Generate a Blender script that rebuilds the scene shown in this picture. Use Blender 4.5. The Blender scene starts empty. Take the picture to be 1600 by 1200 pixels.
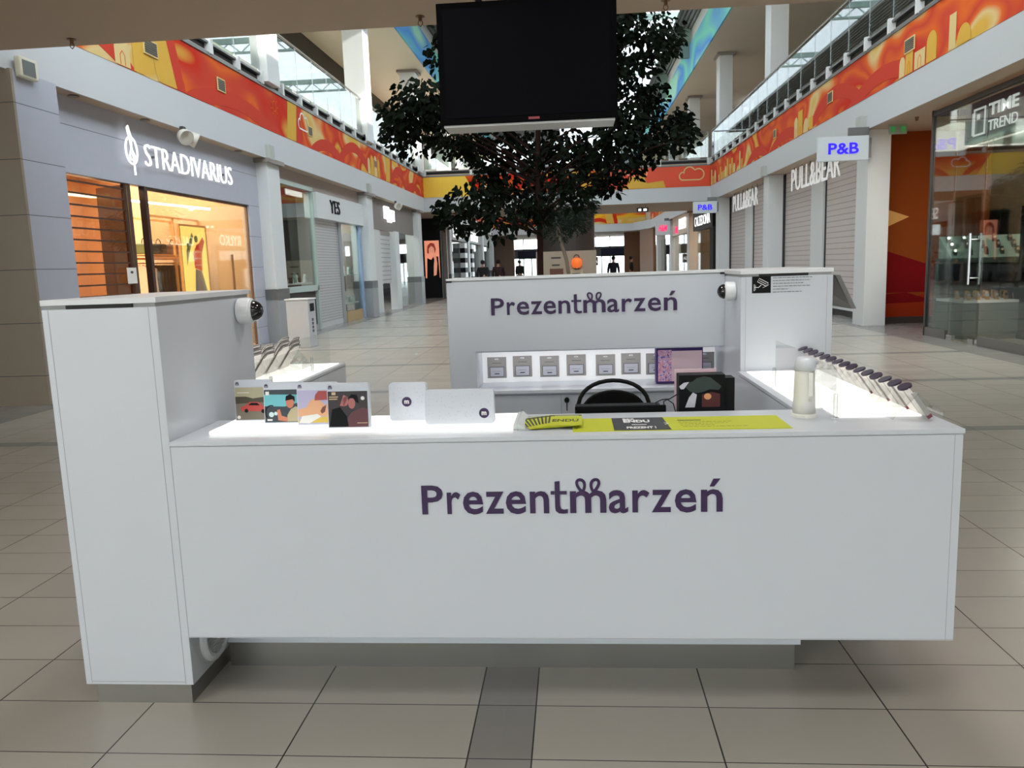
import bpy, math, random
from math import sin, cos, pi, radians
from mathutils import Matrix, Vector

SC = bpy.context.scene
COL = SC.collection

# ------------------------------------------------------------------ camera
def cam_matrix(yaw, pit, rol):
    F = Vector((-sin(yaw) * cos(pit), cos(yaw) * cos(pit), -sin(pit)))
    Rr = Vector((cos(yaw), sin(yaw), 0))
    U = Rr.cross(F)
    r = cos(rol) * Rr + sin(rol) * U
    u = -sin(rol) * Rr + cos(rol) * U
    M = Matrix((r, u, -F)).transposed().to_4x4()
    M.translation = Vector((0, 0, 1.5))
    return M
cd = bpy.data.cameras.new('camera')
cam = bpy.data.objects.new('camera', cd)
COL.objects.link(cam)
cam.matrix_world = cam_matrix(0.0811148, 0.14818, -0.0343307)
cd.sensor_fit = 'HORIZONTAL'; cd.sensor_width = 36.0
cd.lens = 1242.9 / 1600 * 36.0
cd.clip_end = 400
SC.camera = cam

# ------------------------------------------------------------------ sky, sun, exposure
SC.view_settings.view_transform = 'Standard'
SC.view_settings.look = 'None'
SC.view_settings.gamma = 1.0
SC.view_settings.use_curve_mapping = False
SC.view_settings.exposure = 0.6
W = bpy.data.worlds.new('daylight'); SC.world = W
W.use_nodes = True
bg = W.node_tree.nodes['Background']
bg.inputs[0].default_value = (0.86, 0.94, 1.0, 1)
# the sky is brighter on the sun's side
_wt = W.node_tree; _tc = _wt.nodes.new('ShaderNodeTexCoord'); _sp = _wt.nodes.new('ShaderNodeSeparateXYZ'); _mr = _wt.nodes.new('ShaderNodeMapRange')
_wt.links.new(_tc.outputs['Generated'], _sp.inputs[0]); _wt.links.new(_sp.outputs[0], _mr.inputs['Value'])
_mr.inputs['From Min'].default_value = -0.9; _mr.inputs['From Max'].default_value = 0.9
_mr.inputs['To Min'].default_value = 1.1; _mr.inputs['To Max'].default_value = 5.6
_wt.links.new(_mr.outputs[0], bg.inputs[1])
sd = bpy.data.lights.new('sun', 'SUN'); sd.energy = 16.0; sd.angle = radians(1.0); sd.color = (1.0, 0.95, 0.86)
sun = bpy.data.objects.new('sun', sd); COL.objects.link(sun)
sun.rotation_euler = Vector((-1.0, 0.18, -0.50)).to_track_quat('-Z', 'Y').to_euler()

def area(name, loc, size, energy, color=(1, 1, 1), direction=(0, 0, -1), size_y=None):
    d = bpy.data.lights.new(name, 'AREA'); d.energy = energy; d.color = color
    d.shape = 'RECTANGLE'; d.size = size; d.size_y = size_y or size
    o = bpy.data.objects.new(name, d); COL.objects.link(o); o.location = loc
    o.rotation_euler = Vector(direction).to_track_quat('-Z', 'Y').to_euler()
    return o

# unseen fill lights added under the slab to brighten floor and kiosk tops
for lx, ly in ((-2.4, 1.2), (0.0, 0.6), (2.4, 1.2), (-1.2, 4.0), (1.0, 3.6)):
    area('fill_light', (lx, ly, 3.93), 0.5, 13 if ly < 2 else 24, (0.98, 0.98, 0.97))

# ------------------------------------------------------------------ materials
_M = {}
def mat(name, col, rough=0.5, metal=0.0, emit=None, es=0.0, var=0.04, scale=6.0, spec=0.5, coat=0.0):
    if name in _M: return _M[name]
    m = bpy.data.materials.new(name); m.use_nodes = True
    nt = m.node_tree; b = nt.nodes['Principled BSDF']
    b.inputs['Roughness'].default_value = rough
    b.inputs['Metallic'].default_value = metal
    b.inputs['Specular IOR Level'].default_value = spec
    b.inputs['Coat Weight'].default_value = coat
    tc = nt.nodes.new('ShaderNodeTexCoord'); nz = nt.nodes.new('ShaderNodeTexNoise')
    nz.inputs['Scale'].default_value = scale; nz.inputs['Detail'].default_value = 3
    mr = nt.nodes.new('ShaderNodeMapRange')
    mr.inputs['To Min'].default_value = 1 - var; mr.inputs['To Max'].default_value = 1 + var
    hs = nt.nodes.new('ShaderNodeHueSaturation'); hs.inputs['Color'].default_value = (*col, 1)
    nt.links.new(tc.outputs['Object'], nz.inputs['Vector'])
    nt.links.new(nz.outputs[0], mr.inputs['Value'])
    nt.links.new(mr.outputs[0], hs.inputs['Value'])
    nt.links.new(hs.outputs[0], b.inputs['Base Color'])
    if emit:
        b.inputs['Emission Color'].default_value = (*emit, 1)
        b.inputs['Emission Strength'].default_value = es
    _M[name] = m
    return m

def glass(name, tint=(0.93, 0.97, 0.95), refl=0.12, rough=0.02, top=0.55):
    if name in _M: return _M[name]
    m = bpy.data.materials.new(name); m.use_nodes = True
    nt = m.node_tree; nt.nodes.clear()
    out = nt.nodes.new('ShaderNodeOutputMaterial'); mix = nt.nodes.new('ShaderNodeMixShader')
    tr = nt.nodes.new('ShaderNodeBsdfTransparent'); gl = nt.nodes.new('ShaderNodeBsdfGlossy')
    fr = nt.nodes.new('ShaderNodeFresnel'); fr.inputs['IOR'].default_value = 1.5
    mr = nt.nodes.new('ShaderNodeMapRange'); mr.inputs['To Min'].default_value = refl * 0.3; mr.inputs['To Max'].default_value = top
    tr.inputs[0].default_value = (*tint, 1); gl.inputs['Roughness'].default_value = rough
    nt.links.new(fr.outputs[0], mr.inputs['Value']); nt.links.new(mr.outputs[0], mix.inputs[0])
    nt.links.new(tr.outputs[0], mix.inputs[1]); nt.links.new(gl.outputs[0], mix.inputs[2])
    nt.links.new(mix.outputs[0], out.inputs[0])
    _M[name] = m
    return m

def floor_material():
    m = bpy.data.materials.new('floor_tiles'); m.use_nodes = True
    nt = m.node_tree; b = nt.nodes['Principled BSDF']; N = nt.nodes.new; Lk = nt.links.new
    tc = N('ShaderNodeTexCoord'); sp = N('ShaderNodeSeparateXYZ'); Lk(tc.outputs['Object'], sp.inputs[0])
    def M(op, a, bb=None, c=None):
        n = N('ShaderNodeMath'); n.operation = op
        for i, v in enumerate((a, bb, c)):
            if v is None: continue
            if isinstance(v, (int, float)): n.inputs[i].default_value = v
            else: Lk(v, n.inputs[i])
        return n.outputs[0]
    x, y = sp.outputs[0], sp.outputs[1]
    right = M('GREATER_THAN', x, -0.26)
    # tile columns start at the two edges of the dark strip
    xo = M('ADD', x, M('ADD', 0.36, M('MULTIPLY', right, -0.199)))
    T = 0.583
    def lines(v, period, w):
        f = M('FRACT', M('DIVIDE', v, period))
        d = M('MINIMUM', f, M('SUBTRACT', 1.0, f))
        return M('LESS_THAN', d, w / period)
    lx = lines(xo, T, 0.0026)
    ly = lines(M('SUBTRACT', y, 2.5365), 0.3005, 0.0020)
    joint = M('MAXIMUM', lx, ly)
    def stripe(v, lo, hi): return M('MULTIPLY', M('GREATER_THAN', v, lo), M('LESS_THAN', v, hi))
    s = stripe(x, -0.36, -0.161)
    ym = M('FRACT', M('DIVIDE', M('SUBTRACT', y, 6.80), 2.705))
    s2 = M('MULTIPLY', M('LESS_THAN', ym, 0.0665), M('GREATER_THAN', y, 5.0))
    s = M('MAXIMUM', s, s2)
    s = M('MAXIMUM', s, M('GREATER_THAN', x, 5.75))
    s = M('MAXIMUM', s, M('LESS_THAN', x, -6.19))
    # per-tile tone
    cb = N('ShaderNodeCombineXYZ')
    Lk(M('FLOOR', M('DIVIDE', xo, T)), cb.inputs[0]); Lk(M('FLOOR', M('DIVIDE', M('SUBTRACT', y, 2.5365), 0.3005)), cb.inputs[1])
    wn = N('ShaderNodeTexWhiteNoise'); Lk(cb.outputs[0], wn.inputs['Vector'])
    nz = N('ShaderNodeTexNoise'); nz.inputs['Scale'].default_value = 3.0; nz.inputs['Detail'].default_value = 5
    Lk(tc.outputs['Object'], nz.inputs['Vector'])
    val = M('ADD', 0.93, M('ADD', M('MULTIPLY', wn.outputs[0], 0.07), M('MULTIPLY', nz.outputs[0], 0.10)))
    mx = N('ShaderNodeMix'); mx.data_type = 'RGBA'; Lk(s, mx.inputs[0])
    mx.inputs[6].default_value = (0.425, 0.395, 0.348, 1); mx.inputs[7].default_value = (0.260, 0.245, 0.228, 1)
    hs = N('ShaderNodeHueSaturation'); Lk(mx.outputs[2], hs.inputs['Color']); Lk(val, hs.inputs['Value'])
    mj = N('ShaderNodeMix'); mj.data_type = 'RGBA'; Lk(joint, mj.inputs[0]); Lk(hs.outputs[0], mj.inputs[6])
    mj.inputs[7].default_value = (0.045, 0.042, 0.038, 1)
    Lk(mj.outputs[2], b.inputs['Base Color'])
    b.inputs['Roughness'].default_value = 0.24
    rr = M('ADD', 0.20, M('MULTIPLY', nz.outputs[0], 0.10)); Lk(rr, b.inputs['Roughness'])
    b.inputs['Specular IOR Level'].default_value = 0.55
    return m

def shutter_material(name, col, period, dark=0.45, rough=0.4, metal=0.3):
    if name in _M: return _M[name]
    m = mat(name, col, rough, metal)
    nt = m.node_tree; b = nt.nodes['Principled BSDF']; N = nt.nodes.new
    tc = N('ShaderNodeTexCoord'); sp = N('ShaderNodeSeparateXYZ'); nt.links.new(tc.outputs['Object'], sp.inputs[0])
    d = N('ShaderNodeMath'); d.operation = 'DIVIDE'; nt.links.new(sp.outputs[2], d.inputs[0]); d.inputs[1].default_value = period
    f = N('ShaderNodeMath'); f.operation = 'FRACT'; nt.links.new(d.outputs[0], f.inputs[0])
    g = N('ShaderNodeMath'); g.operation = 'LESS_THAN'; nt.links.new(f.outputs[0], g.inputs[0]); g.inputs[1].default_value = 0.16
    mx = N('ShaderNodeMix'); mx.data_type = 'RGBA'; nt.links.new(g.outputs[0], mx.inputs[0])
    src = b.inputs['Base Color'].links[0].from_socket
    nt.links.new(src, mx.inputs[6]); mx.inputs[7].default_value = (col[0] * dark, col[1] * dark, col[2] * dark, 1)
    nt.links.new(mx.outputs[2], b.inputs['Base Color'])
    return m

def mosaic_material(name, cols, scale=(0.35, 0.35, 1.1), seed=0.0):
    """printed banner: flat patches of colour"""
    if name in _M: return _M[name]
    m = bpy.data.materials.new(name); m.use_nodes = True
    nt = m.node_tree; b = nt.nodes['Principled BSDF']; N = nt.nodes.new
    tc = N('ShaderNodeTexCoord'); mp = N('ShaderNodeMapping'); mp.inputs['Scale'].default_value = scale; mp.inputs['Location'].default_value = (seed, seed * 0.7, 0)
    nz = N('ShaderNodeTexNoise'); nz.inputs['Scale'].default_value = 1.0; nz.inputs['Detail'].default_value = 1.0
    cr = N('ShaderNodeValToRGB'); cr.color_ramp.interpolation = 'LINEAR'
    nt.links.new(tc.outputs['Object'], mp.inputs[0]); nt.links.new(mp.outputs[0], nz.inputs['Vector']); nt.links.new(nz.outputs[0], cr.inputs[0])
    el = cr.color_ramp.elements
    n = len(cols)
    pos = [0.30 + 0.40 * i / (n - 1) for i in range(n)]
    el[0].position = pos[0]; el[0].color = (*cols[0], 1); el[1].position = pos[-1]; el[1].color = (*cols[-1], 1)
    for p, c in zip(pos[1:-1], cols[1:-1]):
        e = el.new(p); e.color = (*c, 1)
    nt.links.new(cr.outputs[0], b.inputs['Base Color'])
    b.inputs['Roughness'].default_value = 0.8
    b.inputs['Specular IOR Level'].default_value = 0.08
    _M[name] = m
    return m

def band_brick(name, col, period_z=0.62, off=0.0, jw=0.008, period_y=None):
    """large wall panels with thin dark joints"""
    if name in _M: return _M[name]
    m = mat(name, col, 0.35)
    nt = m.node_tree; b = nt.nodes['Principled BSDF']; N = nt.nodes.new
    tc = N('ShaderNodeTexCoord'); sp = N('ShaderNodeSeparateXYZ'); nt.links.new(tc.outputs['Object'], sp.inputs[0])
    a = N('ShaderNodeMath'); a.operation = 'ADD'; nt.links.new(sp.outputs[2], a.inputs[0]); a.inputs[1].default_value = off
    d = N('ShaderNodeMath'); d.operation = 'DIVIDE'; nt.links.new(a.outputs[0], d.inputs[0]); d.inputs[1].default_value = period_z
    f = N('ShaderNodeMath'); f.operation = 'FRACT'; nt.links.new(d.outputs[0], f.inputs[0])
    g = N('ShaderNodeMath'); g.operation = 'LESS_THAN'; nt.links.new(f.outputs[0], g.inputs[0]); g.inputs[1].default_value = jw / period_z
    mx = N('ShaderNodeMix'); mx.data_type = 'RGBA'; nt.links.new(g.outputs[0], mx.inputs[0])
    src = b.inputs['Base Color'].links[0].from_socket
    nt.links.new(src, mx.inputs[6]); mx.inputs[7].default_value = (0.06, 0.06, 0.06, 1)
    nt.links.new(mx.outputs[2], b.inputs['Base Color'])
    return m

def L_(r, g, b):  # sRGB 0-255 -> linear
    def f(c):
        c /= 255.0
        return c / 12.92 if c <= 0.04045 else ((c + 0.055) / 1.055) ** 2.4
    return (f(r), f(g), f(b))

WHITE = mat('white_laminate', (0.575, 0.610, 0.660), 0.28, var=0.01, coat=0.15)
WEDGE = mat('white_laminate_edge', (0.70, 0.72, 0.74), 0.35, var=0.01)
SEAM = mat('seam_grey', (0.30, 0.31, 0.33), 0.6)
GAP = mat('shadow_gap_grey', (0.33, 0.34, 0.34), 0.6)
BLACK = mat('black_plastic', (0.006, 0.006, 0.007), 0.5, spec=0.15)
BLACKM = mat('black_matt', (0.010, 0.010, 0.010), 0.7)
STEEL = mat('brushed_steel', (0.30, 0.29, 0.27), 0.32, 0.85, var=0.08, scale=2.0)
CHROME = mat('chrome', (0.75, 0.75, 0.76), 0.15, 1.0)
PURPLE = mat('purple_lettering', (0.035, 0.012, 0.065), 0.5)
ACRYL = glass('clear_acrylic', (0.98, 0.985, 0.98), 0.06, top=0.25)
ACRE = mat('acrylic_edge', (0.70, 0.73, 0.72), 0.2)
SHOPGLASS = glass('shop_glass', (0.92, 0.96, 0.94), 0.10, top=0.45)
RAILGLASS = glass('rail_glass', (0.80, 0.90, 0.86), 1.0, top=0.9)
FASCIA = mat('fascia_paint', L_(196, 199, 202), 0.5, var=0.015, scale=1.0)
COLM = mat('column_paint', L_(214, 216, 216), 0.45, var=0.015)
BRCEIL = mat('ceiling_paint', L_(190, 170, 148), 0.75, var=0.02, scale=0.6)
GREYM = mat('grey_metal', L_(120, 122, 122), 0.4, 0.6)
DGREY = mat('dark_grey', L_(60, 60, 60), 0.5)
LITW = mat('lit_acrylic', (0.9, 0.9, 0.86), 0.35, emit=(1.0, 0.975, 0.92), es=0.62)
LITC = mat('lit_niche', (0.9, 0.9, 0.9), 0.5, emit=(0.97, 0.98, 1.0), es=0.22)
SIGNW = mat('lit_sign_white', (0.9, 0.9, 0.9), 0.4, emit=(1, 1, 1), es=0.9)

# ------------------------------------------------------------------ mesh builder
class MB:
    def __init__(s): s.v = []; s.f = []; s.m = []; s.mi = 0
    def add(s, vs, fs):
        o = len(s.v); s.v += [tuple(p) for p in vs]
        for f in fs: s.f.append([i + o for i in f]); s.m.append(s.mi)
        return s
    def box(s, x0, x1, y0, y1, z0, z1):
        if x0 > x1: x0, x1 = x1, x0
        if y0 > y1: y0, y1 = y1, y0
        if z0 > z1: z0, z1 = z1, z0
        return s.add([(x0, y0, z0), (x1, y0, z0), (x1, y1, z0), (x0, y1, z0), (x0, y0, z1), (x1, y0, z1), (x1, y1, z1), (x0, y1, z1)],
                     [(0, 3, 2, 1), (4, 5, 6, 7), (0, 1, 5, 4), (1, 2, 6, 5), (2, 3, 7, 6), (3, 0, 4, 7)])
    def prism(s, pts, fr, c0, c1):
        """2-D outline (a,b) in frame fr, extruded along its normal from c0 to c1"""
        n = len(pts)
        ar = sum(pts[i][0] * pts[(i + 1) % n][1] - pts[(i + 1) % n][0] * pts[i][1] for i in range(n))
        if ar < 0: pts = pts[::-1]
        vs = [fr(a, b, c0) for a, b in pts] + [fr(a, b, c1) for a, b in pts]
        fs = [list(range(n))[::-1], [i + n for i in range(n)]] + [(i, (i + 1) % n, (i + 1) % n + n, i + n) for i in range(n)]
        return s.add(vs, fs)
    def rect(s, a0, a1, b0, b1, fr, c0, c1): return s.prism([(a0, b0), (a1, b0), (a1, b1), (a0, b1)], fr, c0, c1)
    def ring(s, prev, cur): pass
    def tube(s, path, r, seg=8, cap=True, closed=False):
        P = [Vector(p) for p in path]; n = len(P); rs = r if isinstance(r, (list, tuple)) else [r] * n
        vs = []; up = None
        for i in range(n):
            if closed: d = P[(i + 1) % n] - P[i - 1]
            else: d = P[min(i + 1, n - 1)] - P[max(i - 1, 0)]
            if d.length < 1e-9: d = Vector((0, 0, 1))
            d.normalize()
            if up is None: up = d.orthogonal().normalized()
            up = (up - d * up.dot(d))
            if up.length < 1e-6: up = d.orthogonal()
            up.normalize(); w = d.cross(up)
            for k in range(seg):
                a = 2 * pi * k / seg
                vs.append(P[i] + (up * cos(a) + w * sin(a)) * rs[i])
        fs = []
        m = n if closed else n - 1
        for i in range(m):
            j = (i + 1) % n
            for k in range(seg):
                k2 = (k + 1) % seg
                fs.append((i * seg + k, i * seg + k2, j * seg + k2, j * seg + k))
        if cap and not closed:
            fs.append(tuple(range(seg))[::-1]); fs.append(tuple((n - 1) * seg + k for k in range(seg)))
        return s.add(vs, fs)
    def cyl(s, p0, p1, r0, r1=None, seg=16): return s.tube([p0, p1], [r0, r0 if r1 is None else r1], seg)
    def lathe(s, prof, o=(0, 0, 0), ax=(0, 0, 1), seg=24):
        """profile of (radius, height) along axis ax"""
        ax = Vector(ax).normalized(); u = ax.orthogonal().normalized(); w = ax.cross(u); o = Vector(o)
        vs = []
        for r, h in prof:
            for k in range(seg):
                a = 2 * pi * k / seg
                vs.append(o + ax * h + (u * cos(a) + w * sin(a)) * max(r, 1e-5))
        fs = []
        for i in range(len(prof) - 1):
            for k in range(seg):
                k2 = (k + 1) % seg
                fs.append((i * seg + k, i * seg + k2, (i + 1) * seg + k2, (i + 1) * seg + k))
        fs.append(tuple(range(seg))[::-1]); fs.append(tuple((len(prof) - 1) * seg + k for k in range(seg)))
        return s.add(vs, fs)
    def ribbon(s, pts, w, fr, c0, c1, closed=False):
        """flat line of width w following 2-D points"""
        n = len(pts); L = []; R = []
        for i in range(n):
            if closed: a = pts[i - 1]; b = pts[(i + 1) % n]
            else: a = pts[max(i - 1, 0)]; b = pts[min(i + 1, n - 1)]
            dx, dy = b[0] - a[0], b[1] - a[1]; l = math.hypot(dx, dy) or 1
            nx, ny = -dy / l * w / 2, dx / l * w / 2
            L.append((pts[i][0] + nx, pts[i][1] + ny)); R.append((pts[i][0] - nx, pts[i][1] - ny))
        m = n if closed else n - 1
        for i in range(m):
            j = (i + 1) % n
            s.prism([R[i], R[j], L[j], L[i]], fr, c0, c1)
        return s
    def disc(s, a, b, r, fr, c0, c1, seg=24, rb=None):
        rb = rb or r
        return s.prism([(a + r * cos(2 * pi * k / seg), b + rb * sin(2 * pi * k / seg)) for k in range(seg)], fr, c0, c1)
    def text(s, txt, a0, a1, b0, b1, fr, c0, c1, bold=0.0, shear=0.0):
        """lettering fitted to the rectangle a0..a1, b0..b1 of frame fr"""
        cu = bpy.data.curves.new('t', 'FONT'); cu.body = txt; cu.offset = bold; cu.shear = shear
        cu.resolution_u = 3; cu.size = 1.0; cu.extrude = 0.5
        ob = bpy.data.objects.new('t', cu); COL.objects.link(ob)
        dg = bpy.context.evaluated_depsgraph_get()
        me = bpy.data.meshes.new_from_object(ob.evaluated_get(dg))
        vs = [v.co.copy() for v in me.vertices]; fs = [list(p.vertices) for p in me.polygons]
        bpy.data.objects.remove(ob); bpy.data.curves.remove(cu); bpy.data.meshes.remove(me)
        if not vs: return s
        x0 = min(v.x for v in vs); x1 = max(v.x for v in vs); y0 = min(v.y for v in vs); y1 = max(v.y for v in vs)
        out = [fr(a0 + (v.x - x0) / (x1 - x0) * (a1 - a0), b0 + (v.y - y0) / (y1 - y0) * (b1 - b0), c0 if v.z < 0 else c1) for v in vs]
        return s.add(out, fs)
    def build(s, name, mats, parent=None, smooth=False, bevel=0.0, kind=None, label=None, subsurf=0):
        me = bpy.data.meshes.new(name)
        off = Vector(parent.get('_w', (0, 0, 0))) if parent is not None else Vector((0, 0, 0))
        me.from_pydata([(p[0] - off[0], p[1] - off[1], p[2] - off[2]) for p in s.v], [], s.f)
        mats = mats if isinstance(mats, (list, tuple)) else [mats]
        for m in mats: me.materials.append(m)
        if len(mats) > 1:
            me.polygons.foreach_set('material_index', s.m)
        if smooth: me.polygons.foreach_set('use_smooth', [True] * len(me.polygons))
        me.update()
        o = bpy.data.objects.new(name, me); COL.objects.link(o)
        if parent is not None:
            o.parent = parent; o['_w'] = tuple(off); TMP.append(o)
        if bevel > 0:
            bm = o.modifiers.new('bevel', 'BEVEL'); bm.width = bevel; bm.segments = 2; bm.limit_method = 'ANGLE'
        if subsurf:
            sm = o.modifiers.new('sub', 'SUBSURF'); sm.levels = subsurf; sm.render_levels = subsurf
        if kind: o['kind'] = kind
        if label: o['label'] = label
        return o

TMP = []
def frame(o, u, v, n):
    o, u, v, n = Vector(o), Vector(u), Vector(v), Vector(n)
    return lambda a, b, c: o + u * a + v * b + n * c
def fFront(Y): return frame((0, Y, 0), (1, 0, 0), (0, 0, 1), (0, -1, 0))       # faces the camera side
def fBack(Y): return frame((0, Y, 0), (-1, 0, 0), (0, 0, 1), (0, 1, 0))
def fLeft(X): return frame((X, 0, 0), (0, 1, 0), (0, 0, 1), (1, 0, 0))          # left wall, faces +X; a = Y
def fRight(X): return frame((X, 0, 0), (0, -1, 0), (0, 0, 1), (-1, 0, 0))       # right wall, faces -X; a = -Y
def fTop(Z): return frame((0, 0, Z), (1, 0, 0), (0, 1, 0), (0, 0, 1))

def thing(name, label, cat, loc=(0, 0, 0), group=None):
    o = bpy.data.objects.new(name, None); COL.objects.link(o); o.location = loc
    o.empty_display_size = 0.05
    o['label'] = label; o['category'] = cat; o['_w'] = tuple(loc); TMP.append(o)
    if group: o['group'] = group
    return o
def tag(o, label, cat, group=None):
    o['label'] = label; o['category'] = cat
    if group: o['group'] = group
    return o
def dup(root, loc=None, label=None, rotz=None, rot=None, group=None):
    r = root.copy(); COL.objects.link(r)
    if loc is not None: r.location = loc
    if rotz is not None: r.rotation_euler = (0, 0, rotz)
    if rot is not None: r.rotation_euler = rot
    if label: r['label'] = label
    if group: r['group'] = group
    for ch in list(root.children):
        c = ch.copy(); COL.objects.link(c); c.parent = r
        for g in list(ch.children):
            d = g.copy(); COL.objects.link(d); d.parent = c
    return r
def struct(name, mb, m, bevel=0.0):
    return mb.build(name, m, kind='structure', bevel=bevel)
ORD = ['first', 'second', 'third', 'fourth', 'fifth', 'sixth', 'seventh', 'eighth', 'ninth', 'tenth', 'eleventh', 'twelfth', 'thirteenth', 'fourteenth', 'fifteenth', 'sixteenth']

# =================================================================== THE MALL: structure
XL, XR = -6.45, 5.88          # faces of the gallery fronts on both sides
YB0, YB1 = 35.2, 42.0         # the far bridge
ZF, ZB0, ZB1, ZR = 3.94, 4.54, 5.40, 5.70
FLM = floor_material()
struct('floor', MB().box(-16, 16, -26, 95, -0.3, 0.0), FLM)
# slab overhead (the bridge the kiosk stands under)
struct('ceiling', MB().box(-15, 15, -5.5, 8.45, ZF, 5.5), BRCEIL)
struct('wall_back_blocker', MB().box(-16, 16, -24.2, -24, 0, 8.0), FASCIA)  # unseen wall behind the camera, added to limit sky light on the kiosk
# first-floor gallery slabs left and right (ceilings of the shops) with their white front faces
struct('slab_left', MB().box(-15, XL - 0.02, 8.46, 70, ZF, 5.5), BRCEIL)
struct('slab_right', MB().box(XR + 0.02, 15, 8.46, 70, ZF, 5.5), BRCEIL)
struct('trim_1', MB().box(XL - 0.02, XL, 8.46, YB0, ZF - 0.01, ZB0 + 0.02), FASCIA)
struct('trim_2', MB().box(XR, XR + 0.02, 8.46, YB0, ZF - 0.01, ZB0 + 0.02), FASCIA)
struct('slab_bridge', MB().box(XL, XR, YB0 + 0.02, YB1, ZF, 5.5), BRCEIL)
struct('trim_3', MB().box(XL, XR, YB0, YB0 + 0.02, ZF - 0.01, ZB0 + 0.02), FASCIA)
# beyond the bridge
struct('trim_4', MB().box(XL - 0.02, XL, YB1, 66, ZF - 0.01, ZB0 + 0.02), FASCIA)
struct('trim_5', MB().prism([(XR, YB1), (XR + 0.02, YB1), (XR + 0.02, 62), (4.9, 66), (4.88, 66), (XR, 61.9)], fTop(0), ZF - 0.01, ZB0 + 0.02), FASCIA)
struct('slab_end', MB().box(-15, 15, 66, 80, ZF, 5.5), BRCEIL)
struct('trim_6', MB().box(-6.47, 5.9, 65.97, 66, ZF - 0.01, ZB0 + 0.02), FASCIA)

def railing_edge(nm, fr, a0, a1, step):
    """grey slab edge above the printed band with white brackets"""
    m = MB().rect(a0, a1, ZB1, 5.46, fr, -0.02, 0.03)
    m.rect(a0, a1, 5.46, 5.62, fr, -0.20, -0.10)
    m.rect(a0, a1, 5.62, 5.66, fr, -0.10, 0.02)
    return struct(nm, m, GREYM)
railing_edge('trim_7', fLeft(XL), 8.46, YB0, 1.2)
railing_edge('trim_8', fRight(XR), -YB0, -8.46, 1.2)
railing_edge('trim_9', fFront(YB0), XL, XR, 1.2)

# printed banner bands -------------------------------------------------------
RED, ORA, YEL, CRM, PNK = L_(200, 50, 32), L_(220, 104, 44), L_(214, 170, 76), L_(216, 192, 136), L_(200, 70, 54)
mRED = mat('print_red', RED, 0.8, spec=0.08); mORA = mat('print_orange', ORA, 0.8, spec=0.08); mYEL = mat('print_yellow', YEL, 0.8, spec=0.08)
mCRM = mat('print_cream', CRM, 0.8, spec=0.08); mPNK = mat('print_salmon', PNK, 0.8, spec=0.08); mWHT = mat('print_white', (0.8, 0.8, 0.78), 0.5)
mBAND = mosaic_material('print_ground', [YEL, CRM, ORA, PNK, ORA, PNK, RED, YEL, ORA], seed=2.0, scale=(0.5, 0.5, 0.8))
mBAND2 = mosaic_material('print_ground_yellow', [CRM, YEL, L_(226, 176, 40), ORA, PNK, YEL], seed=9.0)

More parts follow.
